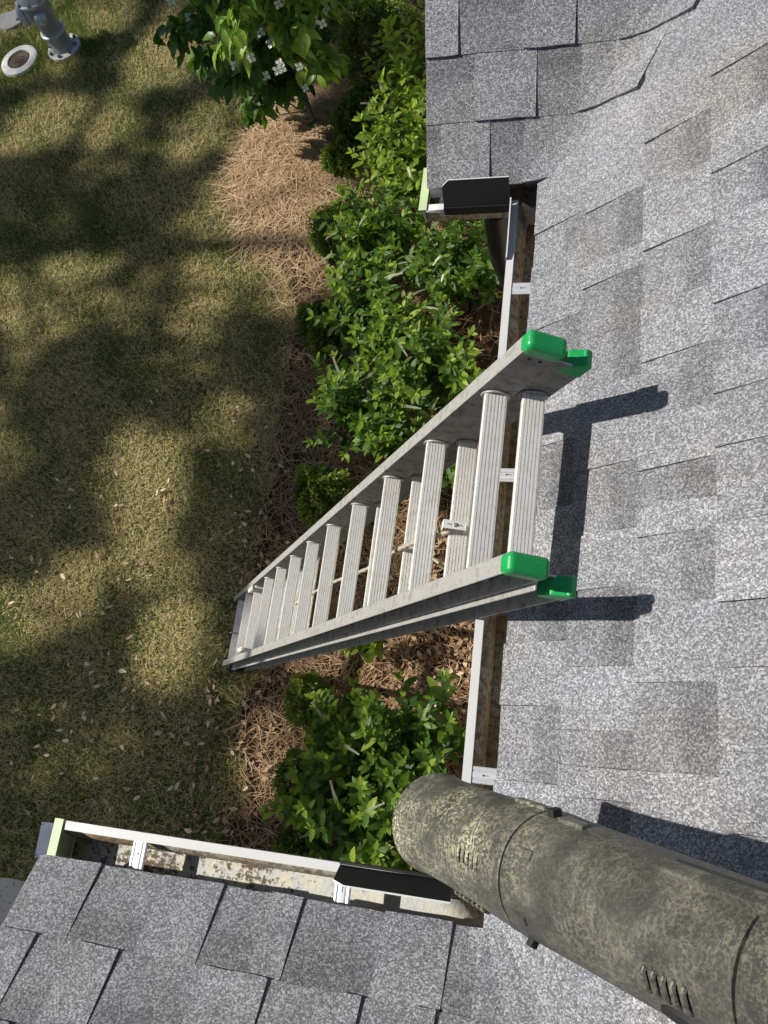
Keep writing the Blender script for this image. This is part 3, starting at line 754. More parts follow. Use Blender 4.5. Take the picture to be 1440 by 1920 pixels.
# ------------------------------------------------------------------ blower
T_ = A3(-.0552, -1.3452, .3514 + ZE); AX = nrm(A3(.60715, -.1170, .78137))
vw = nrm(CAM - T_); BU = nrm(np.cross(AX, vw)); BV = nrm(vw - AX*(vw @ AX))   # BU sideways, BV towards the camera
blo = thing('leaf_blower', T_ + AX*.5, 'dusty black leaf blower tube held out over the roof corner', 'leaf blower')
t = NT('dusty_black_plastic'); co = t.coord()
n1 = t.noise(26, 8, .72, co); n2 = t.noise(7, 4, .6, co); n3 = t.noise(420, 3, .6, co)
dust = t.ramp(t.math('ADD', t.math('MULTIPLY', n1, .6), t.math('MULTIPLY', n2, .45)), [(.40, .10), (.55, .34), (.72, .95)])
cs = None
for sc_, rot, th in (((9, 60, 40), (.3, .5, .2), .012), ((40, 8, 55), (.8, .1, 1.1), .011), ((50, 30, 7), (.2, .9, 2.0), .012), ((16, 48, 9), (1.3, .4, .6), .010)):
    mp = t.n.new('ShaderNodeMapping'); mp.inputs['Scale'].default_value = sc_; mp.inputs['Rotation'].default_value = rot; t.l.new(co, mp.inputs[0])
    nz = t.noise(1.0, 2, .5, mp.outputs[0], dist=.15)
    ln_ = t.math('SUBTRACT', 1.0, t.math('DIVIDE', t.math('ABSOLUTE', t.math('SUBTRACT', nz, .5)), th), True)
    gate = t.ramp(t.noise(16, 3, .5, mp.outputs[0] if False else co), [(.50, 0.), (.66, 1.)])
    ln_ = t.math('MULTIPLY', ln_, gate)
    cs = ln_ if cs is None else t.math('MAXIMUM', cs, ln_)
dt = t.n.new('ShaderNodeVectorMath'); dt.operation = 'DOT_PRODUCT'; t.l.new(co, dt.inputs[0]); dt.inputs[1].default_value = tuple(AX)
along = t.math('SUBTRACT', dt.outputs['Value'], float(T_ @ AX))          # metres from the tip
front = t.ramp(along, [(.20, 1.0), (.34, .22)])                          # the nozzle is the dirtiest piece
stk = None
for sc_, rot in (((40, 300, 300), (.4, .6, .2)), ((300, 44, 300), (.1, .5, .9)), ((280, 300, 40), (.7, .2, .4)), ((60, 240, 320), (.2, 1.0, 1.5))):
    mp = t.n.new('ShaderNodeMapping'); mp.inputs['Scale'].default_value = sc_; mp.inputs['Rotation'].default_value = rot; t.l.new(co, mp.inputs[0])
    k_ = t.ramp(t.noise(1.0, 1, .5, mp.outputs[0], dist=.3), [(.57, 0.), (.68, 1.)]); stk = k_ if stk is None else t.math('MAXIMUM', stk, k_)
stk = t.math('MULTIPLY', t.math('MULTIPLY', stk, t.ramp(t.noise(13, 4, .6, co), [(.40, .05), (.62, 1.)])), front)
c_ = t.mix(t.math('MULTIPLY', dust, t.ramp(along, [(.22, 1.0), (.36, .62)])), (.026, .027, .029), (.195, .188, .148))
c_ = t.mix(t.math('MULTIPLY', stk, .85), c_, (.54, .51, .35))
c_ = t.mix(t.math('MULTIPLY', cs, .22), c_, (.48, .44, .30))
c_ = t.mix(t.ramp(n3, [(.5, 0.), (.8, .35)]), c_, (.30, .28, .18))
t.bump(n3, .15, .001)
M['dusty'] = t.set(c_, t.ramp(dust, [(0, .34), (.9, .62)]), 0, .4)
def BP(s, ang, r): return T_ + AX*s + r*(cos(ang)*BU + sin(ang)*BV)
def bl(prof, name, mat=None, seg=56, caps=False):
    m = MB(); V = []
    for r, s in prof: V += [BP(s, 2*pi*k/seg, r) for k in range(seg)]
    m.add(V, [(i*seg+k, (i+1)*seg+k, (i+1)*seg+(k+1) % seg, i*seg+(k+1) % seg) for i in range(len(prof)-1) for k in range(seg)])
    return m.build(name, mat or M['dusty'], blo, smooth=35)
R0, R1 = .0665, .0672; LJ, LK = .2776, .588
noz = bl([(.058, .12), (.0600, .004), (.0615, .0), (.0650, .0), (.0668, .004), (.0672, .012), (.0655, .018), (.0648, .03), (.0640, .10), (.0655, .19), (.0672, .235), (.0680, LJ-.012), (.0680, LJ-.005), (.0672, LJ-.003), (.058, LJ-.0028)], 'nozzle')
mid_ = bl([(.058, LJ+.0008), (.0676, LJ+.001), (.0684, LJ+.003), (.0682, LJ+.012), (.0674, LJ+.02), (.0660, LJ+.10), (.0640, LK-.02), (.0640, LK-.003), (.055, LK-.002)], 'tube')
rear = bl([(.055, LK+.002), (.0660, LK+.0022), (.0668, LK+.005), (.0670, LK+.03), (.0670, LK+.14), (.0750, LK+.17), (.0900, LK+.21), (.0920, LK+.30), (.0800, LK+.36), (.03, LK+.38), (.001, LK+.38)], 'motor_housing')
bl([(.0600, LJ-.004), (.0630, LJ-.003), (.0630, LJ+.002), (.0600, LJ+.003)], 'seal_ring', M['rubber']); bl([(.0570, LK-.004), (.0600, LK-.003), (.0600, LK+.003), (.0570, LK+.004)], 'seal_ring', M['rubber'])
# grip ribs
def ribs(s0, ds, n, a0, a1, r, parent, hh=.0022, w=.0022):
    m = MB()
    for i in range(n):
        s_ = s0 + i*ds; P = []
        for j in range(7):
            a = a0 + (a1-a0)*j/6; rr = r(s_) + hh*(1 if 0 < j < 6 else .1)
            P.append(BP(s_, a, rr - .0004))
        m.tube(P, w, 6)
    m.build('grip_rib', M['dusty'], parent, smooth=60)
def ang_of(px, py, r):
    """angle and station on the tube surface seen at a pixel"""
    d = nrm(RCAM.T @ A3((px-720)/FPX, (py-960)/FPX, 1.0)); best = None
    for s_ in np.linspace(0, .66, 240):
        c = T_ + AX*s_
        for a in np.linspace(0, pi, 90):
            p = BP(s_, a, r); e = np.linalg.norm(np.cross(p-CAM, d))
            if best is None or e < best[0]: best = (e, s_, a)
    return best[1], best[2]
rr_ = lambda s_: .0665
s1, a1 = ang_of(862, 1600, .0655); s2, a2 = ang_of(893, 1615, .0668)
da = .13
ribs(s1, (s2-s1)/4.0, 5, a1-da, a1+da, lambda s_: .0652 + (s_-.15)*.015, noz)
s3, a3 = ang_of(875, 1690, .0655); ribs(s3-.02, (s2-s1)/4.0, 7, a3-da*.8, a3+da*.8, lambda s_: .0652 + (s_-.15)*.015, noz)
s4, a4 = ang_of(1212, 1830, .065); s5, a5 = ang_of(1285, 1870, .065)
ribs(s4, (s5-s4)/4.0, 5, a4-.20, a4+.12, lambda s_: .0645, mid_, .003, .003)
# raised lugs and the long seam rib
def lug(px, py, L, w, h, parent, r=.067, mat=None):
    s_, a = ang_of(px, py, r); c = BP(s_, a, r); nr_ = cos(a)*BU + sin(a)*BV; tg = -sin(a)*BU + cos(a)*BV
    m = MB(); m.obox(c, AX, tg, nr_, L/2, w/2, h); return m.build('lug', mat or M['dusty'], parent, bevel=min(w*.3, .002), segs=2)
lug(980, 1600, .034, .011, .0025, mid_); lug(970, 1718, .034, .011, .0025, mid_)
lug(1000, 1510, .06, .012, .004, noz); lug(1075, 1545, .04, .012, .004, mid_); lug(1385, 1680, .17, .016, .007, mid_, .0655)
lug(1040, 1530, .011, .013, .009, noz, .067, M['rubber']); lug(996, 1772, .010, .010, .008, noz, .067, M['rubber'])
s_, a_ = ang_of(1282, 1912, .065)
m = MB(); nr_ = cos(a_)*BU + sin(a_)*BV; tg = np.cross(nr_, AX); c = BP(s_, a_, .0648)
m.add([c + AX*.026*cos(2*pi*j/24) + tg*.010*sin(2*pi*j/24) - nr_*.002 for j in range(24)] + [c + AX*.022*cos(2*pi*j/24) + tg*.008*sin(2*pi*j/24) + nr_*.003 for j in range(24)],
      [(j, (j+1) % 24, (j+1) % 24+24, j+24) for j in range(24)] + [tuple(range(24, 48))])
m.build('button', M['rubber'], mid_)
m = MB()
for (px, py) in ((730, 1527), (754, 1468)):
    s_, a = ang_of(px, py, .067); nr_ = cos(a)*BU + sin(a)*BV; m.obox(BP(.006, a, .0668), AX, np.cross(nr_, AX), nr_, .003, .0014, .0006)
m.build('rim_notch', M['rubber'], noz)
m = MB(); h0 = T_ + AX*(LK+.14); m.tube([h0 + BV*.07, h0 + BV*.13 + AX*.03, h0 + BV*.135 + AX*.15, h0 + BV*.085 + AX*.20], .017, 12); m.build('handle', M['rubber'], blo, smooth=60)

# ------------------------------------------------------------------ hydrant, lid, stone
hyd = thing('fire_hydrant', HYD, 'silver grey fire hydrant with white bolted base flange on the lawn', 'fire hydrant')
k_ = .86
m = MB(); m.lathe([(.098,.02),(.098,.05),(.092,.06),(.090,.16),(.098,.175),(.098,.205),(.090,.215),(.094,.30),(.106,.36),(.110,.44),(.104,.47)], HYD, A3(0,0,1), 40); m.build('barrel', M['hyd'], hyd, smooth=35)
m = MB(); m.lathe([(.150,.0),(.150,.030),(.135,.036),(.100,.036)], HYD, A3(0,0,1), 40); fl = m.build('base_flange', M['hyd_w'], hyd, smooth=35)
for j in range(8):
    a = 2*pi*j/8; m = MB(); m.lathe([(.015,.03),(.015,.052),(.011,.058)], HYD + A3(cos(a)*.125, sin(a)*.125, 0), A3(0,0,1), 6); m.build('bolt', M['stone'], fl)
m = MB(); m.lathe([(.099,.178),(.110,.182),(.110,.196),(.099,.202)], HYD, A3(0,0,1), 40, caps=False); m.build('ring', M['hyd_hi'], hyd, smooth=35)
m = MB(); m.lathe([(.104,.468),(.138,.472),(.140,.492),(.122,.500),(.112,.53),(.085,.58),(.045,.605),(.024,.61),(.024,.65),(.018,.655)], HYD, A3(0,0,1), 40); bo = m.build('bonnet', M['hyd_hi'], hyd, smooth=35)
for j in range(8):
    a = 2*pi*j/8+.2; m = MB(); m.lathe([(.012,.49),(.012,.512),(.008,.516)], HYD + A3(cos(a)*.127, sin(a)*.127, 0), A3(0,0,1), 6); m.build('bolt', M['hyd'], bo)
def nozzle_cap(az, r, l, zz, nut):
    d = A3(cos(az), sin(az), 0); o_ = HYD + A3(0,0,zz) + d*.08
    m = MB(); m.lathe([(r*1.15,0),(r*1.15,.02),(r*.9,.024),(r*.9,.036),(r*1.2,.04),(r*1.22,.04+l*.5),(r*1.0,.04+l*.8),(r*.5,.04+l)], o_, d, 28); c = m.build('nozzle_cap', M['hyd_hi'], hyd, smooth=35)
    m = MB(); m.lathe([(nut,.03+l),(nut,.065+l),(nut*.7,.07+l)], o_, d, 5); m.build('nut', M['hyd_hi'], c)
tc = CAM - HYD; azc = atan2(tc[1], tc[0])
nozzle_cap(azc - .25, .042, .05, .385, .014); nozzle_cap(azc - .25 - pi/2, .066, .06, .385, .017); nozzle_cap(azc - .25 + pi, .042, .05, .385, .014)
mh = thing('valve_cover', MAN, 'round rusty iron lid in a white painted concrete ring', 'utility cover')
m = MB(); m.lathe([(.160,.0),(.176,.012),(.170,.034),(.155,.042),(.108,.040),(.105,.024)], MAN, A3(0,0,1), 48, caps=False); m.build('concrete_ring', M['ring'], mh, smooth=40)
m = MB(); m.lathe([(.103,.0),(.103,.030),(.098,.034),(.0005,.034)], MAN, A3(0,0,1), 40); lid = m.build('lid', M['rust'], mh, smooth=35)
for rr in (.088, .066):
    m = MB(); m.lathe([(rr,.034),(rr+.005,.038),(rr+.009,.034)], MAN, A3(0,0,1), 40, caps=False); m.build('raised_ring', M['rust'], lid)
for j in range(5):
    m = MB(); yy = -.036 + j*.018; ww = .05*sqrt(1-(yy/.062)**2); m.obox(MAN + A3(0, yy, .036), A3(1,0,0), A3(0,1,0), A3(0,0,1), ww, .0045, .003); m.build('tread_bar', M['rust'], lid)
SC_ = at(24, 42)
m = MB(); rs = random.Random(2); n = 16
ring_ = [(cos(2*pi*j/n)*.17*rs.uniform(.88, 1.1), sin(2*pi*j/n)*.12*rs.uniform(.88, 1.1)) for j in range(n)]
V = [SC_ + A3(a, b, 0) for a, b in ring_] + [SC_ + A3(a*.93, b*.93, .035) for a, b in ring_]
m.add(V, [(j, (j+1) % n, (j+1) % n+n, j+n) for j in range(n)] + [tuple(range(n, 2*n))])
tag(m.build('flat_stone', M['stone'], bevel=.006), 'flat grey stone set in the grass behind the hydrant', 'stone')
# white plate on the lawn at the foot of the lower wing
pc = [at(78, 1541, .05), at(120, 1545, .05), at(106, 1612, .05), at(65, 1607, .05)]
m = MB(); th = A3(0,0,-.004); m.add(pc + [p+th for p in pc], [(3,2,1,0),(4,5,6,7)] + [(i, (i+1) % 4, (i+1) % 4+4, i+4) for i in range(4)])
plate = thing('metal_plate', (pc[0]+pc[2])/2*A3(1,1,0), 'small white metal plate with corner holes on the grass below the gutter end', 'plate')
m.build('sheet', M['galv'], plate)
cc_ = sum(pc)/4
for p in pc:
    h_ = MB(); h_.lathe([(.004,0),(.004,.0008)], p + (cc_-p)*.13 + A3(0,0,.0006), A3(0,0,1), 10); h_.build('hole', M['rubber'], plate)
st = MB(); st.tube([cc_*A3(1,1,0), cc_ - A3(0,0,.003)], .006, 8); st.build('stake', M['alu_dark'], plate)

# ------------------------------------------------------------------ foliage
def leaf_geo(w=.40, fold=.10, droop=.18, stations=(.22, .5, .8), ws=(.78, 1.0, .62)):
    V = [(0, 0, 0)]; 
    for s_, k in zip(stations, ws):
        z = -droop*s_*s_; V += [(-w/2*k, s_, z+fold*w*k), (0, s_, z), (w/2*k, s_, z+fold*w*k)]
    V.append((0, 1, -droop*1.15)); n = len(stations)
    F = [(0, 2, 1, 1), (0, 3, 2, 2)]
    Q = []
    for i in range(n-1):
        a = 1+3*i; Q += [(a, a+1, a+4, a+3), (a+1, a+2, a+5, a+4)]
    e = 1+3*(n-1); tip = 3*n+1
    T = [(0, 2, 1), (0, 3, 2), (e, e+1, tip), (e+1, e+2, tip)]
    for q in Q: T += [(q[0], q[1], q[2]), (q[0], q[2], q[3])]
    return np.array(V, float), np.array(T)
LEAFV, LEAFF = leaf_geo()
def frame(d, up):
    """rotation with local Y along d and local Z towards up"""
    d = nrm(d); x = np.cross(d, up)
    if np.linalg.norm(x) < 1e-4: x = A3(1, 0, 0)
    x = nrm(x); z = np.cross(x, d); return np.stack([x, d, z], 1)
def leaf_set(mat, tints, geo=None):
    V, F = geo or (LEAFV, LEAFF)
    return [leaf_mesh('leaf', V, F, mat, t_) for t_ in tints]
TINTS = [.03, .18, .34, .50, .72, .95]
def place_leaves(parent, leaves, meshes, geo, mat, nsingle, bulk_name='foliage'):
    """leaves: (pos, R, size, tint); the ones that show largest are objects of their own, the rest one mesh"""
    vis = sorted(leaves, key=lambda l: np.linalg.norm(l[0]-CAM)/l[2]*(1.0 if True else 0) )
    inv = Matrix.Translation(-Vector(parent.location)) if parent.type == 'EMPTY' else Matrix.Identity(4)
    for pos, R, sz, tn in vis[:nsingle]:
        o = bpy.data.objects.new('leaf', meshes[int(np.argmin([abs(tn-x) for x in TINTS]))]); COL.objects.link(o)
        o.parent = parent; o.matrix_parent_inverse = inv
        mt = Matrix(((R[0][0]*sz, R[0][1]*sz, R[0][2]*sz, pos[0]), (R[1][0]*sz, R[1][1]*sz, R[1][2]*sz, pos[1]), (R[2][0]*sz, R[2][1]*sz, R[2][2]*sz, pos[2]), (0, 0, 0, 1)))
        o.matrix_basis = mt
    rest = vis[nsingle:]
    if rest:
        V, F = scatter(geo[0], geo[1], np.array([l[0] for l in rest]), np.array([l[1] for l in rest]), np.array([l[2] for l in rest]))
        o = bulk(bulk_name, V, F, mat, parent, np.repeat([l[3] for l in rest], len(geo[0])), True); o['kind'] = 'stuff'
SPM = leaf_set(M['spire'], TINTS)
def spike_mesh(seed):
    r = random.Random(seed); m = MB(); n = 13
    for i in range(n):
        u = i/(n-1); zc = -.25*u*u
        for j in range(6):
            a = 2*pi*j/6 + i*.5; rr = .075*(1-.6*u); c = A3(rr*cos(a), u, zc + rr*sin(a)); h = .035
            m.add([c + A3(h*r.uniform(.6,1), 0, 0), c + A3(-h*.6, h*.8, 0), c + A3(0, -h*.4, h*r.uniform(.5, 1)), c + A3(0, h*.3, -h)], [(0,1,2),(0,3,1),(1,3,2)])
    me = bpy.data.meshes.new('flower_spike'); me.from_pydata(m.v, [], m.f); me.materials.append(M['spike']); return me
SPK = [spike_mesh(i) for i in range(3)]
def sweetspire(base, top, R, nst, label, seed, bright=.0, nspk=6, single=260):
    r = random.Random(seed); g = np.random.default_rng(seed)
    sh = thing('sweetspire_shrub', base, label, 'shrub', None)
    leaves = []; stems = MB(); tips = []
    for i in range(nst):
        az = r.uniform(0, 2*pi); rad = R*sqrt(r.uniform(.01, 1))
        tip = base + A3(cos(az)*rad, sin(az)*rad, top*r.uniform(.62, 1.05)*(1-.28*(rad/R)**2))
        b0 = base + A3(cos(az)*rad*.18, sin(az)*rad*.18, 0)
        c1 = b0 + (tip-b0)*.5 + A3(-cos(az), -sin(az), 0)*rad*.16 + A3(0, 0, .1*top)
        P = [b0*(1-u)**2 + 2*c1*u*(1-u) + tip*u*u for u in np.linspace(0, 1, 9)]
        stems.tube(P, [.0055*(1-.75*k/8) for k in range(9)], 5)
        L = sum(np.linalg.norm(P[k+1]-P[k]) for k in range(8)); nl = int(L*.75/.026); ph = r.uniform(0, 6)
        for k in range(nl):
            u = .30 + .70*(k+.5)/nl; p = b0*(1-u)**2 + 2*c1*u*(1-u) + tip*u*u; tg = nrm(2*(c1-b0)*(1-u) + 2*(tip-c1)*u)
            a = ph + k*2.4; s1 = nrm(np.cross(tg, A3(.3, .2, .9))); s2 = np.cross(tg, s1); side = s1*cos(a) + s2*sin(a)
            d = nrm(side*r.uniform(.75, 1.1) + tg*r.uniform(.25, .7) + A3(0, 0, r.uniform(-.15, .35)))
            up = nrm(A3(r.gauss(0, .35), r.gauss(0, .35), 1.0))
            sz = r.triangular(.036, .108, .082)*(1.0 if u < .9 else .8)
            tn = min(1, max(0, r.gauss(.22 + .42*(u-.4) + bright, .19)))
            leaves.append((p, frame(d, up), sz, tn))
        for j in range(5):
            a = r.uniform(0, 6.28); s1 = nrm(np.cross(nrm(tip-c1), A3(.3, .2, .9))); s2 = np.cross(nrm(tip-c1), s1)
            d = nrm((s1*cos(a)+s2*sin(a))*.8 + nrm(tip-c1)*.8 + A3(0,0,.3)); leaves.append((tip, frame(d, A3(r.gauss(0,.3), r.gauss(0,.3), 1)), r.uniform(.03, .06), min(1, .72 + bright + r.gauss(0, .12))))
        tips.append((tip, nrm(tip-c1), az))
    stems.build('stem', M['twig'], sh, smooth=60)
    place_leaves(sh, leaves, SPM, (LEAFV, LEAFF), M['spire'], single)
    inv = Matrix.Translation(-Vector(sh.location))
    for tip, tg, az in r.sample(tips, min(nspk, len(tips))):
        d = nrm(A3(cos(az), sin(az), 0)*r.uniform(.5, 1) + A3(0, 0, r.uniform(.0, .7))); Rm = frame(d, A3(0, 0, 1)); sz = r.uniform(.07, .11)
        o = bpy.data.objects.new('flower_spike', r.choice(SPK)); COL.objects.link(o); o.parent = sh; o.matrix_parent_inverse = inv
        pos = tip + A3(0, 0, .01)
        o.matrix_basis = Matrix([[Rm[i][j]*sz for j in range(3)] + [pos[i]] for i in range(3)] + [[0, 0, 0, 1]])
    return sh
def base_of(px, py, z): p = at(px, py, z); return A3(p[0], p[1], 0)
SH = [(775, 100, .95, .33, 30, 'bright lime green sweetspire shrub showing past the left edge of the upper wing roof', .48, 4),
      (748, 255, .90, .33, 30, 'sweetspire shrub with two white spikes beside the upper gutter end', .32, 5),  # these first two shrubs have leaf tint raised to paint in strong sun
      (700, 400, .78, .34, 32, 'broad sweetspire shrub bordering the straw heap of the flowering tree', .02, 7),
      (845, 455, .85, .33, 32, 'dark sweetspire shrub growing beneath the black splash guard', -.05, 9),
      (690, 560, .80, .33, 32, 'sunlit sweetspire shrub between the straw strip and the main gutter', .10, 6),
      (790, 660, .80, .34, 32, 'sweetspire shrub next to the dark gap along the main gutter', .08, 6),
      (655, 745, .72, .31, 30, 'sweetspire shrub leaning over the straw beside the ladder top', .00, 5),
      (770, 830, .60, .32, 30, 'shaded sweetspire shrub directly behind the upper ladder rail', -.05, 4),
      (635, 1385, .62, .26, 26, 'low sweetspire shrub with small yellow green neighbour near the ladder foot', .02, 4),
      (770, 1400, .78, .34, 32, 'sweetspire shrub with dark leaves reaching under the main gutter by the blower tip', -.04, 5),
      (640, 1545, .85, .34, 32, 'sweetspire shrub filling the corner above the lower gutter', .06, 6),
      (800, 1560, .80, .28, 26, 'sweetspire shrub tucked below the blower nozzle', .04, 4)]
for i, (px, py, z, R, nst, lab, br, nsp) in enumerate(SH):
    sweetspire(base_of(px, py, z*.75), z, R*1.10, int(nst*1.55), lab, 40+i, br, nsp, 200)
sweetspire(base_of(688, 1205, .25), .42, .13, 7, 'small young sweetspire sprig below the ladder rails', 70, .2, 1, 40)

BOXV = np.array([(0,0,0),(-.28,.5,.06),(0,1,-.05),(.28,.5,.06)], float); BOXF = np.array([(0,3,2,1)])
def boxwood(base, R, H, N, label, seed, bright=0.):
    g = np.random.default_rng(seed); sh = thing('boxwood_shrub', base, label, 'shrub')
    u = g.uniform(0, 2*pi, N); ct = g.uniform(-.25, 1, N); st_ = np.sqrt(1-ct*ct); rad = g.uniform(.55, 1, N)**.4
    lump = 1 + .13*np.sin(3*u+seed) + .10*np.sin(7*u+2*seed+4*ct) + g.normal(0, .05, N)
    nx, ny, nz = st_*np.cos(u), st_*np.sin(u), ct
    pos = base + np.stack([nx*R*rad*lump, ny*R*rad*lump, .42*H + nz*.58*H*rad*lump], 1)
    pos[:, 2] = np.maximum(pos[:, 2], .02)
    d = np.stack([nx, ny, nz+.3], 1) + g.normal(0, .75, (N, 3)); d /= np.linalg.norm(d, axis=1)[:, None]
    up = np.stack([nx, ny, nz+.6], 1) + g.normal(0, .5, (N, 3)); x = np.cross(d, up); x /= np.linalg.norm(x, axis=1)[:, None]; z = np.cross(x, d)
    Rm = np.stack([x, d, z], 2)
    V, F = scatter(BOXV, BOXF, pos, Rm, g.uniform(.014, .026, N))
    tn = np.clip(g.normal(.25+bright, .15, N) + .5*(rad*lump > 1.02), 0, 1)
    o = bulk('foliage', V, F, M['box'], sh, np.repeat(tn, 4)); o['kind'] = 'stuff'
    m = MB(); r = random.Random(seed)
    for k in range(9):
        a = r.uniform(0, 6.28); q = r.uniform(.2, .75); m.tube([base, base + A3(cos(a)*R*q*.4, sin(a)*R*q*.4, H*.4), base + A3(cos(a)*R*q, sin(a)*R*q, H*.8)], [.008, .005, .002], 5)
    m.build('stem', M['twig'], sh)
BX = [(712, 75, .30, .55, 15000, 'large dark rounded boxwood beside the flowering tree crown', .0),
      (682, 222, .20, .40, 8000, 'dark boxwood mound right behind the young tree trunk', -.1),
      (640, 300, .12, .26, 4000, 'small light green boxwood at the edge of the straw heap', .15),
      (650, 440, .22, .42, 9000, 'yellowish green boxwood where the straw heap ends', .2),
      (608, 612, .17, .32, 6000, 'dim boxwood on the shaded straw strip below the sunlit shrubs', -.05),
      (604, 925, .17, .34, 6500, 'olive green boxwood between the ladder rail and the straw', .1),
      (580, 1312, .13, .26, 4000, 'little yellow green boxwood near the ladder foot', .3),
      (560, 1455, .12, .24, 3500, 'tiny dark boxwood beside the lit straw patch', -.1),
      (565, 1590, .13, .22, 3500, 'dark boxwood peeking over the lower gutter lip', -.1)]
for i, (px, py, R, H, N, lab, br) in enumerate(BX): boxwood(base_of(px, py, H*.5), R, H, N, lab, 90+i, br)

# ---- flowering dogwood
DOGV, DOGF = leaf_geo(.52, .16, .42, (.2, .5, .82), (.72, 1.0, .52))
tree = thing('dogwood_tree', TREE, 'young flowering dogwood with white four petal blossoms on a straw heap', 'tree')
r = random.Random(3)
tp = [TREE, TREE + A3(-.01,.02,.2), TREE + A3(.0,.03,.45), TREE + A3(-.03,.06,.8), TREE + A3(-.06,.08,1.2), TREE + A3(-.05,.10,1.7), TREE + A3(-.04,.1,2.2)]
m = MB(); m.tube(spline(tp, 3), [.024 - .019*k/18 for k in range(19)], 10); trunk = m.build('trunk', M['bark'], tree, smooth=50)
crown_e = MB()
tips = []
for i in range(34):
    hz = .34 + 1.75*(i/33)**.9; az = i*2.4 + r.uniform(-.3, .3)
    ln = (.62 if hz < .95 else .62 - .36*(hz-.95)) * r.uniform(.75, 1.1) * (.62 if cos(az) > .35 else 1.0)
    if hz < .5: az = pi*.95 + r.uniform(-1.2, 1.0); ln *= .75
    p0 = TREE + A3(-.02, .04, hz); d = A3(cos(az), sin(az), 0)
    p1 = p0 + d*ln*.5 + A3(0,0,.10); p2 = p0 + d*ln + A3(0,0,.10*r.uniform(-.2, 1.2))
    lim = spline([p0, p1, p2], 4); mm = MB(); mm.tube(lim, [.008-.006*k/8 for k in range(9)], 6); mm.build('limb', M['bark'], trunk, smooth=60)
    for q in lim[2:]: tips.append((q, d, hz))
# bare lower twigs reaching over the grass
for pts_ in (((575,205),(545,212),(505,217),(445,211)), ((545,212),(520,195),(480,192),(458,190)), ((560,205),(530,185),(500,165))):
    P = [at(px, py, .22+.05*k) for k, (px, py) in enumerate(pts_)]; P[0] = TREE + A3(-.01, .02, .22) if pts_[0][0] > 570 else P[0]
    mm = MB(); mm.tube(spline(P, 4), [.006 - .004*k/(4*(len(P)-1)) for k in range(4*(len(P)-1)+1)], 5); mm.build('bare_twig', M['twig'], trunk, smooth=60)
leaves = []
for q, d, hz in tips:
    for j in range(17):
        p = q + A3(r.gauss(0, .055), r.gauss(0, .055), r.gauss(0, .04)); a = r.uniform(0, 6.28)
        dd = nrm(A3(cos(a), sin(a), 0)*r.uniform(.4, 1) + d*.35 + A3(0, 0, r.uniform(-.9, .05)))
        leaves.append((p, frame(dd, A3(r.gauss(0,.3), r.gauss(0,.3), 1)), r.uniform(.075, .125), min(1, max(0, r.gauss(.30 + (.42 if d[0] > -.5 and hz > .6 else 0), .18)))))  # right-hand and upper leaves tinted lighter to paint in the sunlit side
for j in range(10):
    a = r.uniform(0, 6.28); leaves.append((TREE + A3(-.02, .02, .12), frame(A3(cos(a), sin(a), .5), A3(0,0,1)), .06, .5))
cr = bpy.data.objects.new('crown', None)
DGM = leaf_set(M['dog'], TINTS, (DOGV, DOGF))
vis = [l for l in leaves]; 
V, F = scatter(DOGV, DOGF, np.array([l[0] for l in leaves[::2]]), np.array([l[1] for l in leaves[::2]]), np.array([l[2] for l in leaves[::2]]))
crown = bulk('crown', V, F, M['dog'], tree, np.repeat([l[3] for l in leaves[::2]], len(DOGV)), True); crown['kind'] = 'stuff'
rest = [l for l in leaves[1::2]]
inview = [l for l in rest if -20 < proj(l[0])[1] < 260]
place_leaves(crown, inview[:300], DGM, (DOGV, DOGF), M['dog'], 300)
oth = [l for l in rest if not (-20 < proj(l[0])[1] < 260)] + inview[300:]
V, F = scatter(DOGV, DOGF, np.array([l[0] for l in oth]), np.array([l[1] for l in oth]), np.array([l[2] for l in oth]))
o = bulk('foliage', V, F, M['dog'], crown, np.repeat([l[3] for l in oth], len(DOGV)), True); o['kind'] = 'stuff'
bpy.data.objects.remove(cr)
def flower_mesh():
    m = MB()
    for k in range(4):
        a = k*pi/2; ca, sa = cos(a), sin(a)
        def rt(x, y, z): return (x*ca - y*sa, x*sa + y*ca, z)
        m.add([rt(0,0,0), rt(-.17,.2,.03), rt(-.20,.36,.05), rt(0,.52,.0), rt(.20,.36,.05), rt(.17,.2,.03), rt(0,.28,-.01)], [(0,6,1),(1,6,2),(2,6,3),(3,6,4),(4,6,5),(5,6,0)])
    me = bpy.data.meshes.new('flower'); me.from_pydata(m.v, [], [tuple(reversed(f)) for f in m.f]); me.materials.append(M['petal']); return me
FLW = flower_mesh(); cen = bpy.data.meshes.new('flower_centre'); mm = MB(); mm.lathe([(.06,0),(.07,.03),(.04,.07)], A3(0,0,0), A3(0,0,1), 8); cen.from_pydata(mm.v, [], mm.f); cen.materials.append(M['spire'])
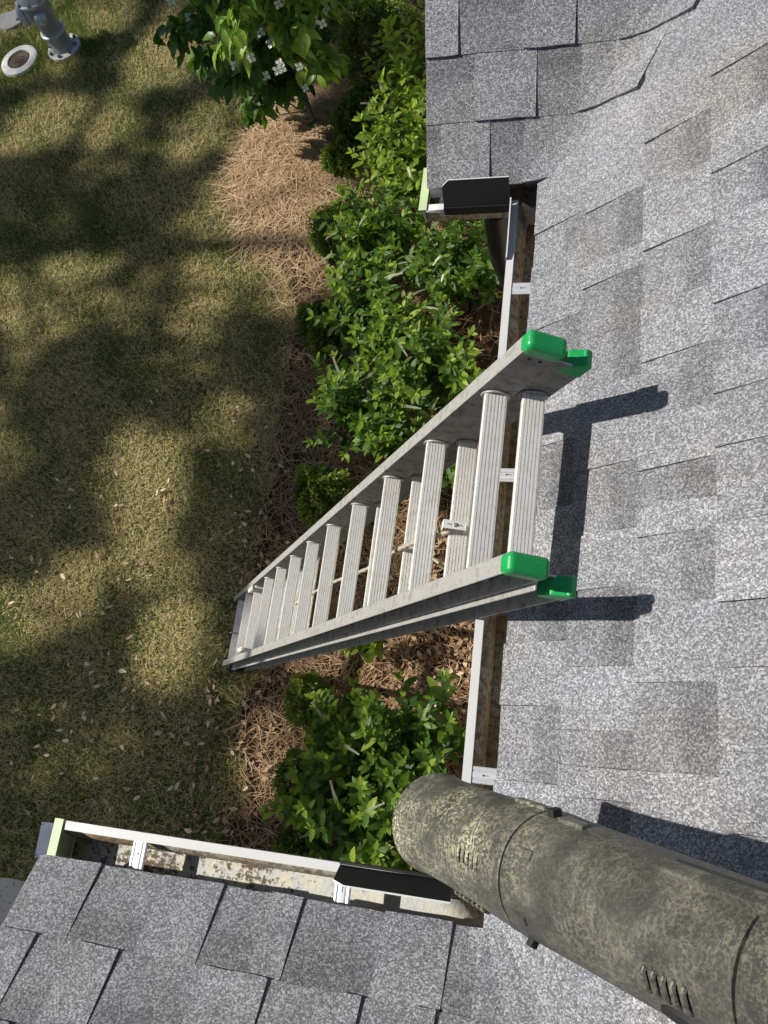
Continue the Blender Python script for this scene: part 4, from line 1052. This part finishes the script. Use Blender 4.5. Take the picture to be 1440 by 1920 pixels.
for (px, py, z) in ((320,3,1.05),(355,32,1.0),(455,100,.95),(463,113,.95),(440,122,.93),(438,98,.95),(508,80,.95),(510,62,1.0),(532,76,.98),(522,8,1.15),(612,18,1.0),(605,45,.95),(520,132,.85),(528,128,.85),(560,125,.8),(498,142,.8),(572,165,.62),(524,118,.87),(488,62,1.),(590,40,1.),(470,108,.94),(455,85,.95)):
    p = at(px, py, z); s_ = r.uniform(.055, .075); tc = nrm(nrm(CAM - p)*.8 + A3(r.gauss(0,.35), r.gauss(0,.35), .5)); Rm = frame(np.cross(tc, A3(.2,.9,.1)), tc)
    o = bpy.data.objects.new('flower', FLW); COL.objects.link(o); o.parent = crown
    o.matrix_basis = Matrix([[Rm[i][j]*s_ for j in range(3)] + [p[i]] for i in range(3)] + [[0,0,0,1]])
    c = bpy.data.objects.new('flower_centre', cen); COL.objects.link(c); c.parent = crown; c.matrix_basis = o.matrix_basis.copy()

# ------------------------------------------------------------------ tall unseen pines across the lawn: crowns shaped to leave chosen ground patches sunlit
LIT = [(545,360,110,160,0,1.),(440,440,85,85,0,1.),(95,545,105,80,-25,1.),(85,235,85,34,-25,1.),(215,235,42,26,-30,1.),(310,100,75,44,-35,1.),
       (405,235,100,40,-22,.95),(285,925,65,85,0,1.),(290,1060,58,58,0,.92),(325,1200,58,72,10,1.),(130,1105,80,44,-40,.95),(380,592,58,36,-20,.85),
       (432,785,44,46,0,.8),(228,572,52,30,-35,.75),(8,1165,50,46,0,1.),(8,850,44,56,0,.85),(520,1420,66,70,0,.95),(40,25,110,40,-20,1.),(180,45,70,40,-20,1.),
       (660,1260,110,40,10,.9),(800,1255,130,60,0,1.),(60,95,90,50,-20,.9),(150,1420,100,32,-10,.6),(330,690,46,26,-20,.6),(190,330,70,26,-30,.5),(420,1240,40,60,0,.6),(60,1330,60,30,0,.6)]
lit = []
for cx, cy, rx, ry, an, st_ in LIT:
    c = at(cx, cy)[:2]; a = radians(an)
    e1 = at(cx + rx*cos(a), cy + rx*sin(a))[:2] - c; e2 = at(cx - ry*sin(a), cy + ry*cos(a))[:2] - c
    lit.append((c, np.linalg.inv(np.stack([e1, e2], 1)), st_))
def litness(x, y):
    L = np.zeros(len(x))
    for c, Mi, s_ in lit:
        u = Mi[0,0]*(x-c[0]) + Mi[0,1]*(y-c[1]); v = Mi[1,0]*(x-c[0]) + Mi[1,1]*(y-c[1]); q = (u*u + v*v)*(1 + .55*vnoise(x, y, 8, 41) + .35*vnoise(x, y, 19, 42))
        L = np.maximum(L, s_*np.clip(1.55 - .50*q, 0, 1)*(q < 2.6))
    top = -.95 + .30*vnoise(x, y, 2.4, 21) - .25*np.clip((y-1.0), 0, 1.5) + .75*np.clip((-.35-y)/.5, 0, 1)                # upper outline of the crowns
    L = np.maximum(L, np.clip((x-top)/.25, 0, 1))
    L = np.maximum(L, np.clip(vnoise(x, y, 3.1, 33)*1.7-.6, 0, 1)*.42)
    return L
trunks = [(-14.6, -4.2), (-16.2, -.6), (-14.2, 2.6), (-16.0, 5.6), (-14.8, 8.6)]
N = 205000
gx_ = rng.uniform(-9.5, -.2, N); gy_ = rng.uniform(-5.5, 10.5, N)
keep = rng.uniform(0, 1, N) > litness(gx_, gy_); gx_, gy_ = gx_[keep], gy_[keep]; N = len(gx_)
D = rng.uniform(13.0, 18.5, N); pos = np.stack([gx_, gy_, np.zeros(N)], 1) - SDIR*D[:, None]
own = np.argmin([np.abs(pos[:, 1]-ty) + .25*np.abs(pos[:, 0]-tx) for tx, ty in trunks], 0)
PV = np.array([(0,-.5,0),(-.30,-.05,.05),(0,.5,-.1),(.30,-.05,.05)], float); PF = np.array([(0,3,2,1)])
names = ['tall pine standing across the lawn opposite the lower wing', 'tall pine standing across the lawn opposite the ladder', 'tall pine standing across the lawn opposite the main gutter', 'tall pine standing across the lawn opposite the dogwood', 'tall pine standing across the lawn beyond the hydrant']
for k, (tx, ty) in enumerate(trunks):
    tr = thing('pine_tree', (tx, ty, 0), names[k], 'tree', 'tall pines across the lawn')
    q = pos[own == k]; zt_ = q[:, 2].max(); m = MB()
    P = [A3(tx, ty, 0), A3(tx+.1, ty, 4), A3(tx-.05, ty+.1, 8), A3(tx, ty, zt_-.3)]; m.tube(spline(P, 4), [.20-.16*j/12 for j in range(13)], 12); tk = m.build('trunk', M['bark'], tr, smooth=60)
    rr = random.Random(k)
    for j in range(22):
        e = q[rr.randrange(len(q))]; b0 = A3(tx, ty, max(5.5, e[2]-.9)); mm = MB(); mm.tube([b0, (b0+e)/2 + A3(0,0,-.1), e], [.035, .022, .008], 5); mm.build('limb', M['bark'], tk)
    V, F = scatter(PV, PF, q, rots(len(q), .9), rng.uniform(.08, .16, len(q)))
    bulk('crown', V, F, M['pine'], tr, np.repeat(rng.uniform(0, 1, len(q)), 4))['kind'] = 'stuff'
